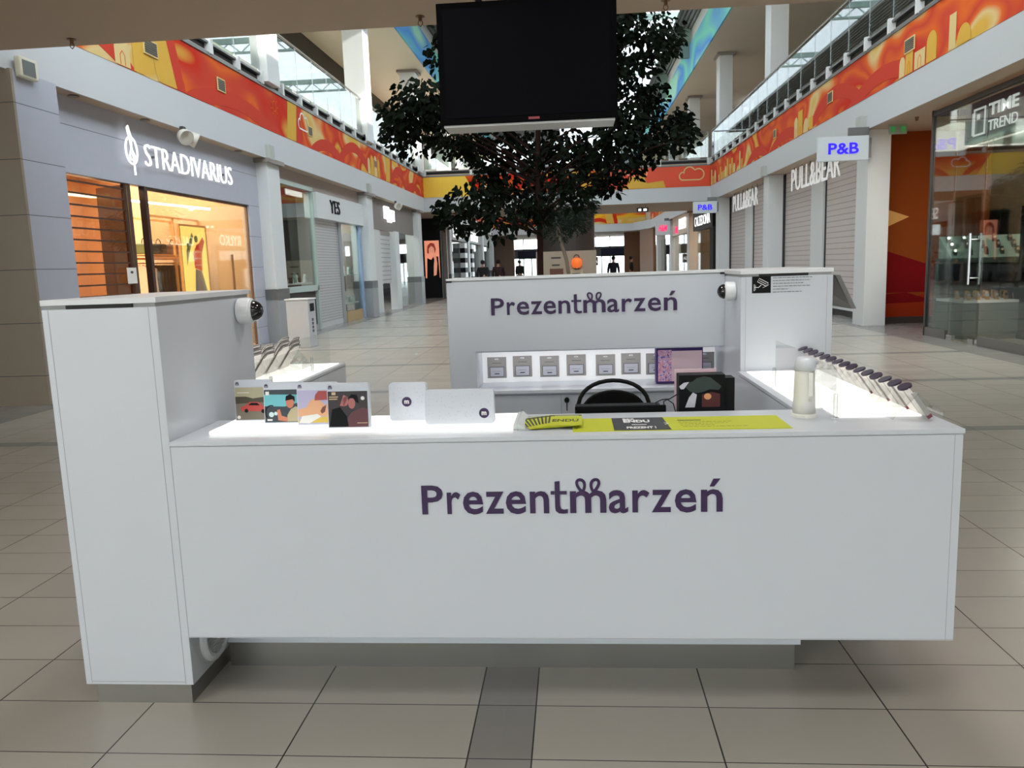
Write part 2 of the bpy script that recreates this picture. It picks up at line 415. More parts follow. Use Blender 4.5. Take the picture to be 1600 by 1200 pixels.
def cloud_pts(ca, cb, w):
    pts = []
    for (x, y, r, a0, a1) in ((-0.34, 0.12, 0.16, 250, 90), (-0.10, 0.26, 0.22, 190, 40), (0.26, 0.18, 0.22, 130, -80)):
        for k in range(9):
            a = radians(a0 + (a1 - a0) * k / 8)
            pts.append((ca + (x + r * cos(a)) * w, cb + (y + r * sin(a)) * w))
    return pts
def mural(name, fr, a0, a1, seed, ground, lab):
    rnd = random.Random(seed)
    z0, z1 = ZB0, ZB1; h = z1 - z0
    root = MB().rect(a0, a1, z0, z1, fr, -0.02, 0.006).build(name, ground, kind='structure')
    root['label'] = lab
    reds, yels, crms, outs, dk = MB(), MB(), MB(), MB(), MB()
    a = a0 + 0.2; dd = 0.0
    while a < a1 - 1.6:
        dd = (dd + 0.0006) % 0.0036
        k = rnd.random(); w = rnd.uniform(1.2, 2.6)
        if k < 0.30:   # rolling hill
            top = rnd.uniform(0.45, 0.95) * h
            n = 14
            w = min(w * 1.7, a1 - a - 0.05)
            cv = lambda i: z0 + 0.004 + top * max(0.0, sin(pi * i / n)) ** 0.8
            for i in range(n):
                u0, u1 = cv(i), cv(i + 1); l0, l1 = max(z0 + 0.004, u0 - 0.34 * h), max(z0 + 0.004, u1 - 0.34 * h)
                reds.prism([(a + w * i / n, l0 - 0.002), (a + w * (i + 1) / n, l1 - 0.002), (a + w * (i + 1) / n, u1), (a + w * i / n, u0)], fr, 0.006, 0.0085 + dd)
        elif k < 0.66:  # town houses with an arched door
            x = a
            for q in range(rnd.randint(2, 4)):
                ww = rnd.uniform(0.22, 0.42); hh = rnd.uniform(0.3, 0.8) * h
                if x + ww > a1: break
                tgt = yels if q % 2 else crms
                if rnd.random() < 0.5: tgt.rect(x, x + ww, z0 + 0.01, z0 + hh, fr, 0.0122, 0.0138 + dd * 0.3)
                else:
                    tgt.prism([(x, z0 + 0.01), (x + ww, z0 + 0.01)] + [(x + ww / 2 + ww / 2 * cos(pi * t / 10), z0 + hh - ww / 2 + ww / 2 * sin(pi * t / 10)) for t in range(11)], fr, 0.0122, 0.0138 + dd * 0.3)
                if rnd.random() < 0.5:
                    outs.ribbon([(x + ww * 0.35, z0 + 0.02), (x + ww * 0.35, z0 + 0.16), (x + ww * 0.5, z0 + 0.22), (x + ww * 0.65, z0 + 0.16), (x + ww * 0.65, z0 + 0.02)], 0.015, fr, 0.015, 0.017)
                x += ww + rnd.uniform(0.02, 0.12)
        elif k < 0.76:  # cloud outline
            dk.ribbon(cloud_pts(a + 0.5, z0 + h * 0.45, 0.75), 0.035, fr, 0.015, 0.018, closed=True)
            w = 1.0
        elif k < 0.86:  # sun
            ca, cb = a + 0.35, z0 + h * 0.66
            outs.ribbon([(ca + 0.11 * cos(2 * pi * t / 16), cb + 0.11 * sin(2 * pi * t / 16)) for t in range(16)], 0.022, fr, 0.015, 0.017, closed=True)
            for t in range(9):
                an = 2 * pi * t / 9
                outs.ribbon([(ca + 0.15 * cos(an), cb + 0.15 * sin(an)), (ca + 0.23 * cos(an), cb + 0.23 * sin(an))], 0.022, fr, 0.015, 0.017)
            w = 0.9
        else:          # leaning blocks of colour
            x = a; sl = rnd.uniform(-0.3, 0.3)
            yels.prism([(x + 0.3, z0 + 0.01), (x + 0.9, z0 + 0.01), (x + 0.9 + sl, z1 - 0.01), (x + 0.3 + sl, z1 - 0.01)], fr, 0.0119, 0.0124 + dd * 0.3)
            reds.prism([(x + 0.9, z0 + 0.01), (x + 1.2, z0 + 0.01), (x + 1.2 + sl, z1 - 0.01), (x + 0.9 + sl, z1 - 0.01)], fr, 0.008, 0.0122 + dd * 0.25)
            w = 1.3
        a += w * rnd.uniform(0.65, 0.95)
    for mb, nm, m in ((reds, 'printed_hills', mPNK if seed % 2 else mRED), (yels, 'printed_blocks', mYEL), (crms, 'printed_houses', mCRM), (outs, 'printed_outlines', mORA), (dk, 'printed_clouds', mWHT)):
        if mb.v: mb.build(nm, m, root)
    return root
mural('trim_10', fLeft(XL), 8.46, YB0, 3, mBAND, 'printed orange and red banner band along the left gallery front')
mural('trim_11', fRight(XR), -YB0, -8.46, 11, mBAND, 'printed orange and red banner band along the right gallery front')
b3 = mural('trim_12', fFront(YB0), XL, XR, 6, mosaic_material('print_ground_bridge', [RED, RED, ORA, YEL, ORA, RED], seed=4.0), 'printed red and yellow banner band across the far bridge')
f_ = fFront(YB0)
pm = MB(); pm.prism([(-6.44, ZB0), (-4.1, ZB0), (-4.6, ZB1 - 0.01), (-6.44, ZB1 - 0.01)], f_, 0.016, 0.0175)
pm.build('printed_yellow_field', mat('print_bright_yellow', L_(238, 196, 60), 0.45), b3)
pm = MB().rect(1.6, 5.85, ZB0 + 0.01, ZB1 - 0.01, f_, 0.016, 0.0175); pm.build('printed_red_field', mat('print_bright_red', L_(222, 74, 40), 0.45), b3)
pm = MB().prism([(2.1, ZB0 + .01), (4.0, ZB0 + .01), (3.9, ZB0 + .3), (3.2, ZB0 + .22), (3.1, ZB0 + .5), (2.5, ZB0 + .5), (2.4, ZB0 + .2)], f_, 0.018, 0.0195)
pm.build('printed_houses', mYEL, b3)
pm = MB(); pm.ribbon(cloud_pts(5.1, ZB0 + 0.32, 1.05), 0.05, f_, 0.02, 0.023, closed=True); pm.ribbon(cloud_pts(2.95, ZB0 + 0.52, 0.55), 0.035, f_, 0.02, 0.023, closed=True)
pm.build('printed_clouds', mCRM, b3)
mural('trim_13', fFront(65.96), XL, XR, 8, mBAND2, 'printed orange banner band at the far end of the mall')
mural('trim_14', fLeft(XL), YB1, 65.9, 15, mBAND, 'printed banner band left, beyond the far bridge')
mural('trim_15', fRight(XR), -61.9, -YB1, 21, mBAND, 'printed banner band right, beyond the far bridge')

# small air grilles let into the banner bands
for (fr, a, b, w, nm) in ((fLeft(XL), 12.45, 5.0, 0.42, 'large grille near the slab overhead, left banner'), (fLeft(XL), 14.95, 4.98, 0.34, 'small grille below the printed sun, left banner'),
                          (fLeft(XL), 20.0, 4.95, 0.32, 'small square grille in the middle of the left banner'), (fLeft(XL), 26.6, 4.95, 0.34, 'small square grille towards the far end of the left banner'),
                          (fRight(XR), -14.9, 5.02, 0.42, 'grille below the printed sun, right banner'), (fRight(XR), -19.2, 5.0, 0.36, 'small grille in the middle of the right banner'),
                          (fRight(XR), -24.2, 4.98, 0.3, 'tiny grille left of the hanging blue sign, right banner')):
    t = MB().rect(a - w / 2, a + w / 2, b - 0.12, b + 0.12, fr, 0.017, 0.03).build('air_grille', mCRM)
    tag(t, nm, 'grille', 'air grilles in the printed banners')
    g = MB()
    for k in range(6): g.rect(a - w / 2 + 0.03, a + w / 2 - 0.03, b - 0.095 + k * 0.033, b - 0.072 + k * 0.033, fr, 0.03, 0.036)
    g.build('louvres', DGREY, t)

# columns ----------------------------------------------------------------------
BASEG = mat('column_base_grey', L_(150, 152, 154), 0.4); CAPG = mat('capital_grey', L_(140, 132, 126), 0.5)
def column(x0, x1, y0, y1, z0, z1, base=True, cap=True, inner=1):
    c = struct('column', MB().box(x0, x1, y0, y1, z0 + (1.15 if base else 0), z1), COLM, bevel=0.008)
    if base:
        m = MB().box(x0 - 0.02, x1 + 0.02, y0 - 0.02, y1 + 0.02, z0, z0 + 1.15); m.build('base_cladding', BASEG, c)
        m = MB().box(x0 - 0.025, x1 + 0.025, y0 - 0.025, y1 + 0.025, z0 + 0.92, z0 + 1.15); m.build('base_band', GREYM, c)
    if cap:
        m = MB().box(x0 - 0.10, x1 + 0.10, y0 - 0.12, y1 + 0.08, z1 - 0.10, z1 - 0.012); m.build('capital', CAPG, c)
    return c
for yc in (17.4, 25.7, 34.1):
    column(-7.05, -6.47, yc - 0.35, yc + 0.35, 0, ZF)
    column(5.96, 6.40, yc - 0.40, yc + 0.25, 0, ZF, base=False, cap=False)
for (x, y) in ((-6.46, 17.15), (-6.46, 25.5), (5.86, 17.1), (5.86, 25.4)):
    struct('trim_16', MB().box(x - 0.10, x + 0.10, y - 0.18, y + 0.10, ZF - 0.03, ZF + 0.26), mat('bracket_grey', L_(176, 178, 172), 0.5))
for yc in (42.6, 50.2, 58.2, 65.5):
    column(-7.0, -6.47, yc - 0.35, yc + 0.35, 0, ZF)
    column(5.96, 6.55, yc - 0.35, yc + 0.30, 0, ZF, base=False)
# first-floor columns and ceiling, third level edges, roof
for yc in (17.4, 25.7, 34.1, 42.4, 50.6):
    column(-6.95, -6.30, yc - 0.35, yc + 0.35, 5.5, 9.56, base=False)
    column(5.98, 6.50, yc - 0.35, yc + 0.35, 5.5, 9.56, base=False)
LC = mat('gallery_ceiling', L_(206, 196, 180), 0.7, scale=0.5)
struct('ceiling_left', MB().box(-15, -5.86, 8.46, 90, 9.56, 9.75), LC)
struct('ceiling_right', MB().box(5.38, 15, -24, 90, 9.56, 9.75), LC)
mSKY = mosaic_material('print_blue_green', [L_(120, 196, 150), L_(110, 170, 215), L_(130, 215, 190), L_(90, 150, 220), L_(170, 225, 200)], scale=(0.3, 0.18, 0.5), seed=1.0)
struct('trim_17', MB().box(-5.86, -5.80, 8.46, 90, 9.57, 10.85), mSKY)
struct('trim_18', MB().box(5.32, 5.38, -24, 90, 9.57, 10.85), mSKY)
PLW = mat('plaster_white', L_(215, 217, 214), 0.6)
struct('wall_upper_left', MB().box(-5.98, -5.90, 8.46, 90, 10.85, 11.5), PLW)
struct('wall_upper_right', MB().box(5.42, 5.50, -24, 90, 10.85, 11.5), PLW)
def corrugated(nm, x0, x1, y0, y1, z):
    m = MB(); x = x0; k = 0
    while x < x1 - 0.02:
        zz = z + (0.07 if k % 2 else 0); m.box(x, min(x + 0.09, x1), y0, y1, zz, zz + 0.05)
        if k: m.box(x - 0.008, x + 0.008, y0, y1, z, z + 0.12)
        x += 0.09; k += 1
    return struct(nm, m, mat('roof_deck_grey', L_(112, 116, 116), 0.5, 0.3))
corrugated('roof_deck_right', 4.55, 5.5, -24, 90, 11.5)
corrugated('roof_deck_left', -5.98, -0.8, 8.46, 90, 11.5)  # deck widened inward to cut the skylight on the right gallery front
BEAMG = mat('roof_beam_grey_green', L_(120, 140, 134), 0.5)
for y in (14.0, 21.5, 29.5, 37.5, 46.0):
    b = struct('beam', MB().box(4.9, 5.36, y - 0.12, y + 0.12, 10.3, 11.5), BEAMG)
    m = MB().box(-5.9, 5.36, y - 0.06, y + 0.06, 12.0, 12.25)
    for k in range(10):
        xa = -5.6 + k * 1.1; m.tube([(xa, y, 11.6), (xa + 0.55, y, 12.05), (xa + 1.1, y, 11.6)], 0.035, 5)
    m.box(-5.9, 5.36, y - 0.05, y + 0.05, 11.55, 11.65); m.build('truss', BEAMG, b)
struct('window_1', MB().box(-5.3, 4.6, 8.46, 90, 12.4, 12.42), glass('skylight_glass', (0.95, 0.97, 0.98), 0.05))
struct('trim_19', MB().box(-15, -5.9, 8.46, 90, 11.65, 11.9), PLW)
# side walls and backs of the shop units so that nothing outside is seen
WARMW = mat('shop_wall_warm', L_(214, 178, 138), 0.7); SHADEW = band_brick('stone_panels_shaded', L_(150, 137, 122), 0.64, 0.28)
LAV = band_brick('stone_panels_grey', L_(176, 178, 190), 0.64, 0.28)
struct('wall_left', MB().box(-15.2, -15, -24, 90, 0, 12), PLW)
struct('wall_right', MB().box(15, 15.2, -24, 90, 0, 12), PLW)
struct('wall_gallery_left', MB().box(-9.3, -9.1, 8.5, 66, 5.5, 8.7), mat('gallery_wall_white', L_(225, 224, 220), 0.6))
struct('wall_gallery_left_head', MB().box(-9.3, -9.05, 8.5, 66, 8.7, 9.56), mat('gallery_fascia_dark', L_(64, 56, 50), 0.6))
struct('wall_gallery_right', MB().box(9.4, 9.6, 8.5, 66, 5.5, 9.56), mat('gallery_wall_grey', L_(150, 150, 148), 0.6))
# pale shop openings upstairs, left and right
for i, yy in enumerate((11.5, 15.5, 20.0, 24.2, 28.5, 32.6)):
    struct('window_%d' % (2 + i), MB().box(-9.1, -9.06, yy, yy + 2.4, 5.6, 8.1), mat('upper_shopfront_green', L_(150, 165, 150), 0.15))
    struct('window_%d' % (12 + i), MB().box(9.36, 9.4, yy, yy + 2.6, 5.6, 8.1), mat('upper_shopfront_dark', L_(90, 96, 92), 0.15))

# glass balustrades of the first floor --------------------------------------------
HANDR = mat('handrail_steel', (0.35, 0.36, 0.36), 0.25, 0.9)
def balustrade(name, lab, fr, a0, a1, step, endpost):
    t = thing(name, lab, 'railing', tuple(fr(a0, 5.66, 0)), 'glass balustrades of the first floor')
    MB().rect(a0, a1, 5.74, 6.70, fr, -0.035, -0.023).build('glass_panels', RAILGLASS, t)
    MB().tube([fr(a0, 6.78, -0.03), fr(a1, 6.78, -0.03)], 0.028, 8).build('handrail', HANDR, t)
    n = int((a1 - a0) / step)
    for k in range(n + 1):
        a = a0 + (a1 - a0) * k / n
        m = MB().rect(a - 0.012, a + 0.012, 5.50, 6.76, fr, -0.05, -0.02)
        m.build('post', HANDR, t)
        MB().rect(a - 0.05, a + 0.05, 5.44, 5.70, fr, -0.06, 0.06).build('bracket', COLM, t)
    MB().rect(a0, a1, 5.48, 5.60, fr, -0.075, -0.055).build('painted_gap_shade', BLACKM, t)  # black strip paints the shade of the gap below the glass
    return t
balustrade('glass_balustrade', 'long glass balustrade with steel handrail above the left printed banner', fLeft(XL), 8.6, 35.0, 1.2, 1)
balustrade('glass_balustrade', 'long glass balustrade with steel handrail above the right printed banner', fRight(XR), -35.0, -8.6, 1.2, 1)
balustrade('glass_balustrade', 'glass balustrade with thin handrail across the far bridge', fFront(YB0), XL + 0.1, XR - 0.1, 1.95, 1)

# =================================================================== LEFT SIDE SHOPS
XS = -6.72
struct('wall_2', MB().box(-15, -6.41, 9.12, 9.16, 0, ZF), SHADEW)  # same stone panels; the dimness of this end face is put into the brown
struct('wall_3', MB().box(-6.85, -6.41, 9.161, 9.95, 0, ZF - 0.005), LAV)
struct('wall_4', MB().box(XS - 0.12, XS, 9.95, 10.26, 0, 2.92), LAV)
struct('wall_5', MB().box(XS - 0.12, XS, 9.95, 17.05, 2.92, ZF), LAV)
struct('wall_6', MB().box(XS - 0.12, XS, 16.5, 17.05, 0, 2.92), LAV)
WARMF = mat('shop_floor_warm', L_(190, 160, 130), 0.4)
struct('floor_shop', MB().box(-14.9, -6.84, 9.2, 17.0, 0.0, 0.012), WARMF)
struct('wall_7', MB().box(-10.9, -10.7, 9.2, 17.1, 0, ZF), mat('shop_wall_brown', L_(206, 176, 146), 0.7))
struct('wall_9', MB().box(-10.7, -6.86, 17.06, 17.12, 0, ZF), WARMW)
area('shop_lamp', (-8.6, 13.5, 3.8), 2.6, 400, (1.0, 0.80, 0.58), size_y=6.5)
for x, y in ((-7.6, 11.0), (-7.6, 13.2), (-7.6, 15.4), (-6.6, 10.6), (-6.6, 12.4), (-6.6, 15.9)):
    t = MB().lathe([(0.0, 0), (0.06, 0), (0.075, -0.012), (0.075, -0.02), (0.0, -0.02)], (x, y, ZF if x < -7 else ZF), seg=16).build('ceiling_spotlight', mat('spot_ring', L_(130, 120, 110), 0.4))
    tag(t, 'small round spotlight %s, %s' % ('in the soffit over the pale grey shopfront' if x > -7 else 'inside the warm lit clothes shop', 'nearest one' if y < 11.5 else 'middle one' if y < 14 else 'farthest one'), 'light', 'soffit spotlights' if x > -7 else 'shop spotlights')

# roller grille with the dark jamb
t = thing('roller_grille', 'brown translucent roller grille at the open end of the warm lit clothes shop', 'shutter', (XS, 10.26, 0))
m = MB()
for k in range(17):
    z = 0.30 + k * 0.158; m.box(XS - 0.06, XS - 0.03, 10.28, 11.85, z, z + 0.022)
m.box(XS - 0.07, XS - 0.02, 11.84, 11.9, 0, 2.92)
m.build('slats', mat('grille_brown', L_(70, 46, 32), 0.5), t)
MB().box(XS - 0.05, XS - 0.044, 10.28, 11.85, 0.40, 2.9).build('panels', glass('smoked_panels', (0.74, 0.62, 0.52), 0.05, top=0.3), t)
MB().box(XS - 0.07, XS - 0.02, 10.28, 11.85, 0.22, 0.42).build('bottom_rail', GREYM, t)
t = struct('door_1', MB().prism([(-6.73, 11.9), (-6.73, 12.0), (-7.5, 12.46), (-7.5, 12.36)], fTop(0), 0, 2.92), mat('jamb_dark_brown', L_(74, 54, 40), 0.4))
MB().box(-6.80, -6.70, 12.36, 12.44, 0, 2.92).build('jamb_post', mat('jamb_dark_brown2', L_(64, 44, 34), 0.4), t)
m = MB().rect(11.62, 11.88, 1.42, 1.66, fLeft(-6.70), 0, 0.004).build('notice', mat('paper_white', L_(225, 222, 215), 0.7))
tag(m, 'white paper notice taped beside the brown roller grille', 'notice')
MB().disc(11.75, 1.59, 0.04, fLeft(-6.696), 0, 0.002, rb=0.02).build('printed_mark', DGREY, m)
# display window
t = struct('window_20', MB().box(XS - 0.07, XS - 0.055, 12.44, 16.5, 0.05, 2.92), SHOPGLASS)
m = MB().box(XS - 0.08, XS - 0.04, 12.42, 12.46, 0, 2.92).box(XS - 0.08, XS - 0.04, 16.46, 16.5, 0, 2.92).box(XS - 0.08, XS - 0.04, 12.44, 16.5, 2.88, 2.92).box(XS - 0.08, XS - 0.04, 15.6, 15.615, 0, 1.9)
m.build('window_frame', mat('frame_bronze', L_(120, 86, 60), 0.4), t)
# shelving frame inside, clothes rails, poster
t = thing('shop_rack', 'pale gold metal frame rack with rails behind the warm shop window', 'rack', (-8.5, 15.0, 0))
m = MB()
for y in (14.9, 15.9, 17.0):
    for x in (-8.7, -8.1): m.box(x - 0.02, x + 0.02, y - 0.02, y + 0.02, 0, 2.7)
for z in (1.86, 2.66):
    m.box(-8.72, -8.68, 14.9, 17.0, z, z + 0.04); m.box(-8.12, -8.08, 14.9, 17.0, z, z + 0.04)
m.build('frame', mat('pale_gold', L_(226, 176, 120), 0.35, 0.4), t)
MB().box(-8.7, -8.1, 14.9, 17.0, 1.93, 1.95).build('shelf', mat('shelf_tan', L_(200, 150, 100), 0.5), t)
MB().tube([(-8.4, 14.9, 1.78), (-8.4, 17.0, 1.78)], 0.012, 6).build('rail', CHROME, t)
gcols = [('pale pink dress', L_(214, 176, 150)), ('black skirt', L_(26, 26, 30)), ('dark navy jeans', L_(34, 40, 62)), ('dark navy jeans', L_(30, 36, 54)), ('black skirt', L_(22, 22, 26)), ('slate blue jeans', L_(60, 70, 96)), ('tan blouse', L_(190, 146, 106)), ('white blouse', L_(220, 205, 190))]
rg = random.Random(5)
for i in range(14):
    y = 15.05 + i * 0.13; lab, c = gcols[[0, 0, 7, 1, 1, 2, 3, 2, 3, 4, 5, 2, 6, 7][i]]
    hgt = rg.uniform(0.75, 1.0)
    fr = frame((-8.4, y, 1.74), (1, 0, 0), (0, 0, 1), (0, -1, 0))
    m = MB().prism([(-0.04, 0.0), (-0.19, -0.07), (-0.17, -0.3), (-0.23, -hgt), (-0.1, -hgt - 0.02), (0.0, -hgt), (0.12, -hgt - 0.02), (0.23, -hgt), (0.17, -0.3), (0.19, -0.07), (0.04, 0.0)], fr, -0.035, 0.035)
    g = m.build('hanging_garment', mat('garment_%s' % lab.replace(' ', '_'), c, 0.85), bevel=0.015)
    MB().tube([(-8.4 - 0.17, y, 1.69), (-8.4, y, 1.75), (-8.4, y, 1.79), (-8.4 + 0.012, y, 1.80)], 0.006, 5).build('hanger', CHROME, g)
    tag(g, '%s hanging %s on the rail behind the warm shop window' % (lab, ORD[i]), 'clothes', 'clothes on the rail of the warm shop')
for i, (y, c) in enumerate(((15.3, L_(80, 90, 50)), (15.85, L_(30, 26, 24)), (16.4, L_(90, 56, 36)))):
    m = MB().box(-8.52, -8.3, y - 0.14, y + 0.14, 1.95, 2.17)
    b = m.build('handbag', mat('bag_%d' % i, c, 0.5), bevel=0.03)
    MB().tube([(-8.41, y + 0.09 * cos(pi * k / 8), 2.16 + 0.11 * sin(pi * k / 8)) for k in range(9)], 0.009, 5).build('bag_handle', BLACK, b)
    tag(b, ('olive green handbag', 'black handbag', 'brown handbag')[i] + ' on the shelf above the hanging clothes', 'handbag', 'handbags on the shop shelf')
t = thing('lightbox_poster', 'glowing yellow poster of a figure in a red flowered top and grey skirt', 'poster', (-7.62, 15.2, 0))
PW = fLeft(-7.62)
MB().rect(15.22, 16.38, 1.0, 2.52, PW, -0.06, -0.01).rect(15.3, 15.36, 0.012, 1.0, PW, -0.05, -0.02).rect(16.2, 16.26, 0.012, 1.0, PW, -0.05, -0.02).build('lightbox_case', mat('case_orange', L_(214, 150, 84), 0.5), t)
q_lit_face = MB().rect(15.26, 16.30, 1.05, 2.48, PW, -0.01, 0.0).build('lit_face', mat('poster_yellow', L_(236, 208, 120), 0.5, emit=L_(255, 214, 110), es=0.9), t)
MB().prism([(15.72, 1.66), (16.02, 1.60), (16.06, 1.95), (16.22, 2.2), (16.14, 2.28), (15.98, 2.16), (15.86, 2.12), (15.70, 1.95)], PW, 0.0, 0.006).build('printed_top', mat('poster_red', L_(206, 44, 34), 0.5, emit=L_(220, 40, 30), es=0.3), q_lit_face)
MB().prism([(15.74, 1.64), (16.0, 1.60), (16.20, 1.12), (15.64, 1.10)], PW, 0.0, 0.006).build('printed_skirt', mat('poster_grey', L_(150, 150, 160), 0.6), q_lit_face)
MB().disc(15.86, 2.24, 0.07, PW, 0.0, 0.006).disc(15.5, 2.1, 0.05, PW, 0, 0.005).prism([(15.4, 1.7), (15.5, 1.9), (15.75, 2.3), (15.7, 2.36), (15.42, 2.0)], PW, 0, 0.004).build('printed_leaves', mat('poster_green', L_(120, 130, 80), 0.6), q_lit_face)
m = MB()
for k in range(12): m.disc(15.78 + 0.07 * (k % 4), 1.72 + 0.13 * (k // 4), 0.018, PW, 0.006, 0.008, 8)
m.build('printed_flowers', mWHT, q_lit_face)
for i, (x, y0, y1, z) in enumerate(((-9.2, 10.9, 12.4, 3.0), (-9.8, 11.0, 12.2, 2.6), (-8.2, 13.0, 14.4, 2.9))):
    m = MB().tube([(x, y0, z), (x + 1.6, y1, z - 0.2)], 0.02, 6).build('tube_light', mat('tube_glow', (0.9, 0.85, 0.7), emit=(1, 0.9, 0.7), es=5))
    tag(m, ('slim glowing tube light nearest the brown roller grille', 'short slim tube light low behind the brown roller grille', 'slim glowing tube light behind the warm display window')[i], 'light', 'tube lights in the warm shop')
# low display tables behind the grille
for i, (x, y) in enumerate(((-8.2, 10.8), (-8.9, 11.9))):
    t = thing('display_table', ('wooden display table with folded clothes just behind the brown grille', 'wooden display table with folded clothes deeper behind the brown grille')[i], 'table', (x, y, 0))
    MB().box(x - 0.5, x + 0.5, y - 0.4, y + 0.4, 0.82, 0.87).build('tabletop', WARMF, t)
    for sx in (-0.45, 0.45):
        for sy in (-0.35, 0.35): MB().box(x + sx - 0.03, x + sx + 0.03, y + sy - 0.03, y + sy + 0.03, 0.012, 0.82).build('leg', WARMF, t)
    for k in range(3):
        g = MB().box(x - 0.42 + k * 0.3, x - 0.18 + k * 0.3, y - 0.15, y + 0.15, 0.87, 0.98 + 0.03 * k).build('folded_clothes', mat('fold_%d' % k, (L_(200, 150, 110), L_(150, 90, 60), L_(220, 200, 180))[k], 0.9), bevel=0.02)
        tag(g, '%s pile of folded clothes on the %s display table behind the grille' % (('tan', 'rust brown', 'cream')[k], ('near', 'deeper')[i]), 'clothes', 'folded clothes piles')

# lit shop sign letters
def sign(name, lab, txt, rect, fr, depth, m, bold=0.0, shear=0.0, mountm=None, sep=0.03, cat='sign'):
    o = MB().text(txt, *rect, fr, sep if sep > 0 else -0.006, sep + depth, bold, shear).build(name, m)
    tag(o, lab, cat)
    if mountm:
        k = MB(); a0, a1, b0, b1 = rect
        for i in range(5):
            a = a0 + (a1 - a0) * (i + 0.5) / 5
            k.rect(a - 0.02, a + 0.02, b0 + (b1 - b0) * 0.45, b0 + (b1 - b0) * 0.55, fr, 0, sep)
        k.build('sign_mounts', mountm, o)
    return o
s = sign('shop_sign', 'white glowing serif letters with a treble clef on the pale grey stone front', 'STRADIVARIUS', (12.40, 15.62, 3.24, 3.58), fLeft(XS), 0.025, mat('lit_sign_soft', (0.9, 0.9, 0.9), 0.4, emit=(1, 0.98, 0.96), es=0.5), bold=-0.012, mountm=GREYM, sep=0.05)
fl = fLeft(XS)
m = MB(); ca, cb = 12.02, 3.42
m.ribbon([(ca + 0.16 * cos(2 * pi * k / 24), cb + 0.20 * sin(2 * pi * k / 24)) for k in range(24)], 0.022, fl, 0.05, 0.075, closed=True)
m.ribbon([(ca + 0.05, cb - 0.36), (ca + 0.04, cb - 0.1), (ca - 0.02, cb + 0.15), (ca - 0.08, cb + 0.33), (ca - 0.05, cb + 0.36), (ca + 0.02, cb + 0.2), (ca + 0.0, cb + 0.02)], 0.018, fl, 0.05, 0.075)
m.ribbon([(ca + 0.0, cb + 0.02), (ca - 0.06, cb - 0.08), (ca - 0.03, cb - 0.14), (ca + 0.04, cb - 0.14), (ca + 0.08, cb - 0.07), (ca + 0.03, cb)], 0.016, fl, 0.05, 0.075)
m.build('clef_emblem', _M['lit_sign_soft'], s)
# emergency lamp heads above the signs, corner sensor box
def twin_lamp(x, y, z, lab):
    t = thing('twin_spotlight', lab, 'light', (x, y, z), 'twin emergency spotlights')
    MB().box(x - 0.028, x + 0.03, y - 0.05, y + 0.05, z - 0.04, z + 0.12).build('bracket', DGREY, t)
    for s_ in (-1, 1):
        h = MB().lathe([(0.05, 0), (0.11, 0.05), (0.13, 0.16), (0.12, 0.17), (0.02, 0.10)], (x + 0.02, y + s_ * 0.10, z - 0.02), (0.75, s_ * 0.5, -0.45), 18).build('lamp_head', mat('lamp_shell', L_(205, 200, 190), 0.4), t, smooth=True)
twin_lamp(-6.42, 13.25, 3.84, 'twin emergency spotlight above the glowing letters beside the treble clef')
twin_lamp(-6.42, 29.3, 3.84, 'twin emergency spotlight above the small bright sign further along')
m = MB().box(-6.41, -6.33, 9.2, 9.52, 3.86, 4.10).build('sensor_box', mat('sensor_cream', L_(214, 210, 190), 0.5), bevel=0.02)
tag(m, 'cream sensor box on the white fascia above the grey stone pier', 'sensor')
MB().box(-6.33, -6.325, 9.24, 9.46, 3.89, 4.06).build('sensor_window', GREYM, m)

# ---- shop with the jewellery displays (between the first two columns)
ALG = mat('frame_pale_green', L_(176, 190, 184), 0.4); DKIN = mat('dark_interior', L_(50, 50, 46), 0.8)
struct('wall_10', MB().box(-8.9, -8.8, 17.8, 25.4, 0, ZF), DKIN)
struct('wall_11', MB().box(-8.9, -6.9, 19.25, 19.32, 0, ZF), DKIN)
struct('window_21', MB().box(-6.75, -6.735, 17.76, 20.7, 1.15, 3.56), SHOPGLASS).__setitem__('label', 'tall display window')
m = MB().box(-6.78, -6.70, 20.62, 20.74, 0, 3.6).box(-6.78, -6.70, 17.76, 20.7, 1.02, 1.16).box(-6.78, -6.70, 17.76, 20.7, 3.56, 3.66)
struct('trim_20', m, ALG)
struct('trim_21', MB().box(-6.9, -6.72, 17.76, 20.7, 0, 0.14), BASEG)
struct('wall_12', MB().box(-6.95, -6.78, 17.76, 20.6, 0.14, 1.0), mat('dark_panel', L_(58, 50, 48), 0.5))
struct('wall_13', MB().box(-6.95, -6.62, 20.70, 26.0, 2.9, 3.56), COLM)
struct('wall_14', MB().box(-7.0, -6.75, 17.7, 26.0, 3.56, ZF), mat('beige_head', L_(170, 156, 148), 0.6))
sign('shop_sign', 'three thin black letters on the white shop header', 'YES', (21.85, 22.75, 3.08, 3.44), fLeft(-6.62), 0.03, BLACK, sep=0.0)
t = thing('roller_shutter', 'closed pale grey roller shutter below the white header with three thin black letters', 'shutter', (-6.8, 20.8, 0), 'grey roller shutters left')
MB().box(-6.84, -6.80, 20.78, 23.05, 0.10, 2.9).build('curtain', shutter_material('shutter_silver', L_(196, 196, 196), 0.075), t)
MB().box(-6.85, -6.79, 20.78, 23.05, 0.0, 0.12).build('bottom_bar', mat('shutter_bar', L_(200, 200, 200), 0.4), t)
MB().box(-6.86, -6.76, 20.72, 20.80, 0, 2.9).build('side_channel', BASEG, t)
MB().box(-6.86, -6.76, 23.03, 23.30, 0, 2.9).build('side_channel', BASEG, t)
struct('window_22', MB().box(-6.75, -6.735, 23.3, 25.3, 0.3, 2.9), SHOPGLASS)
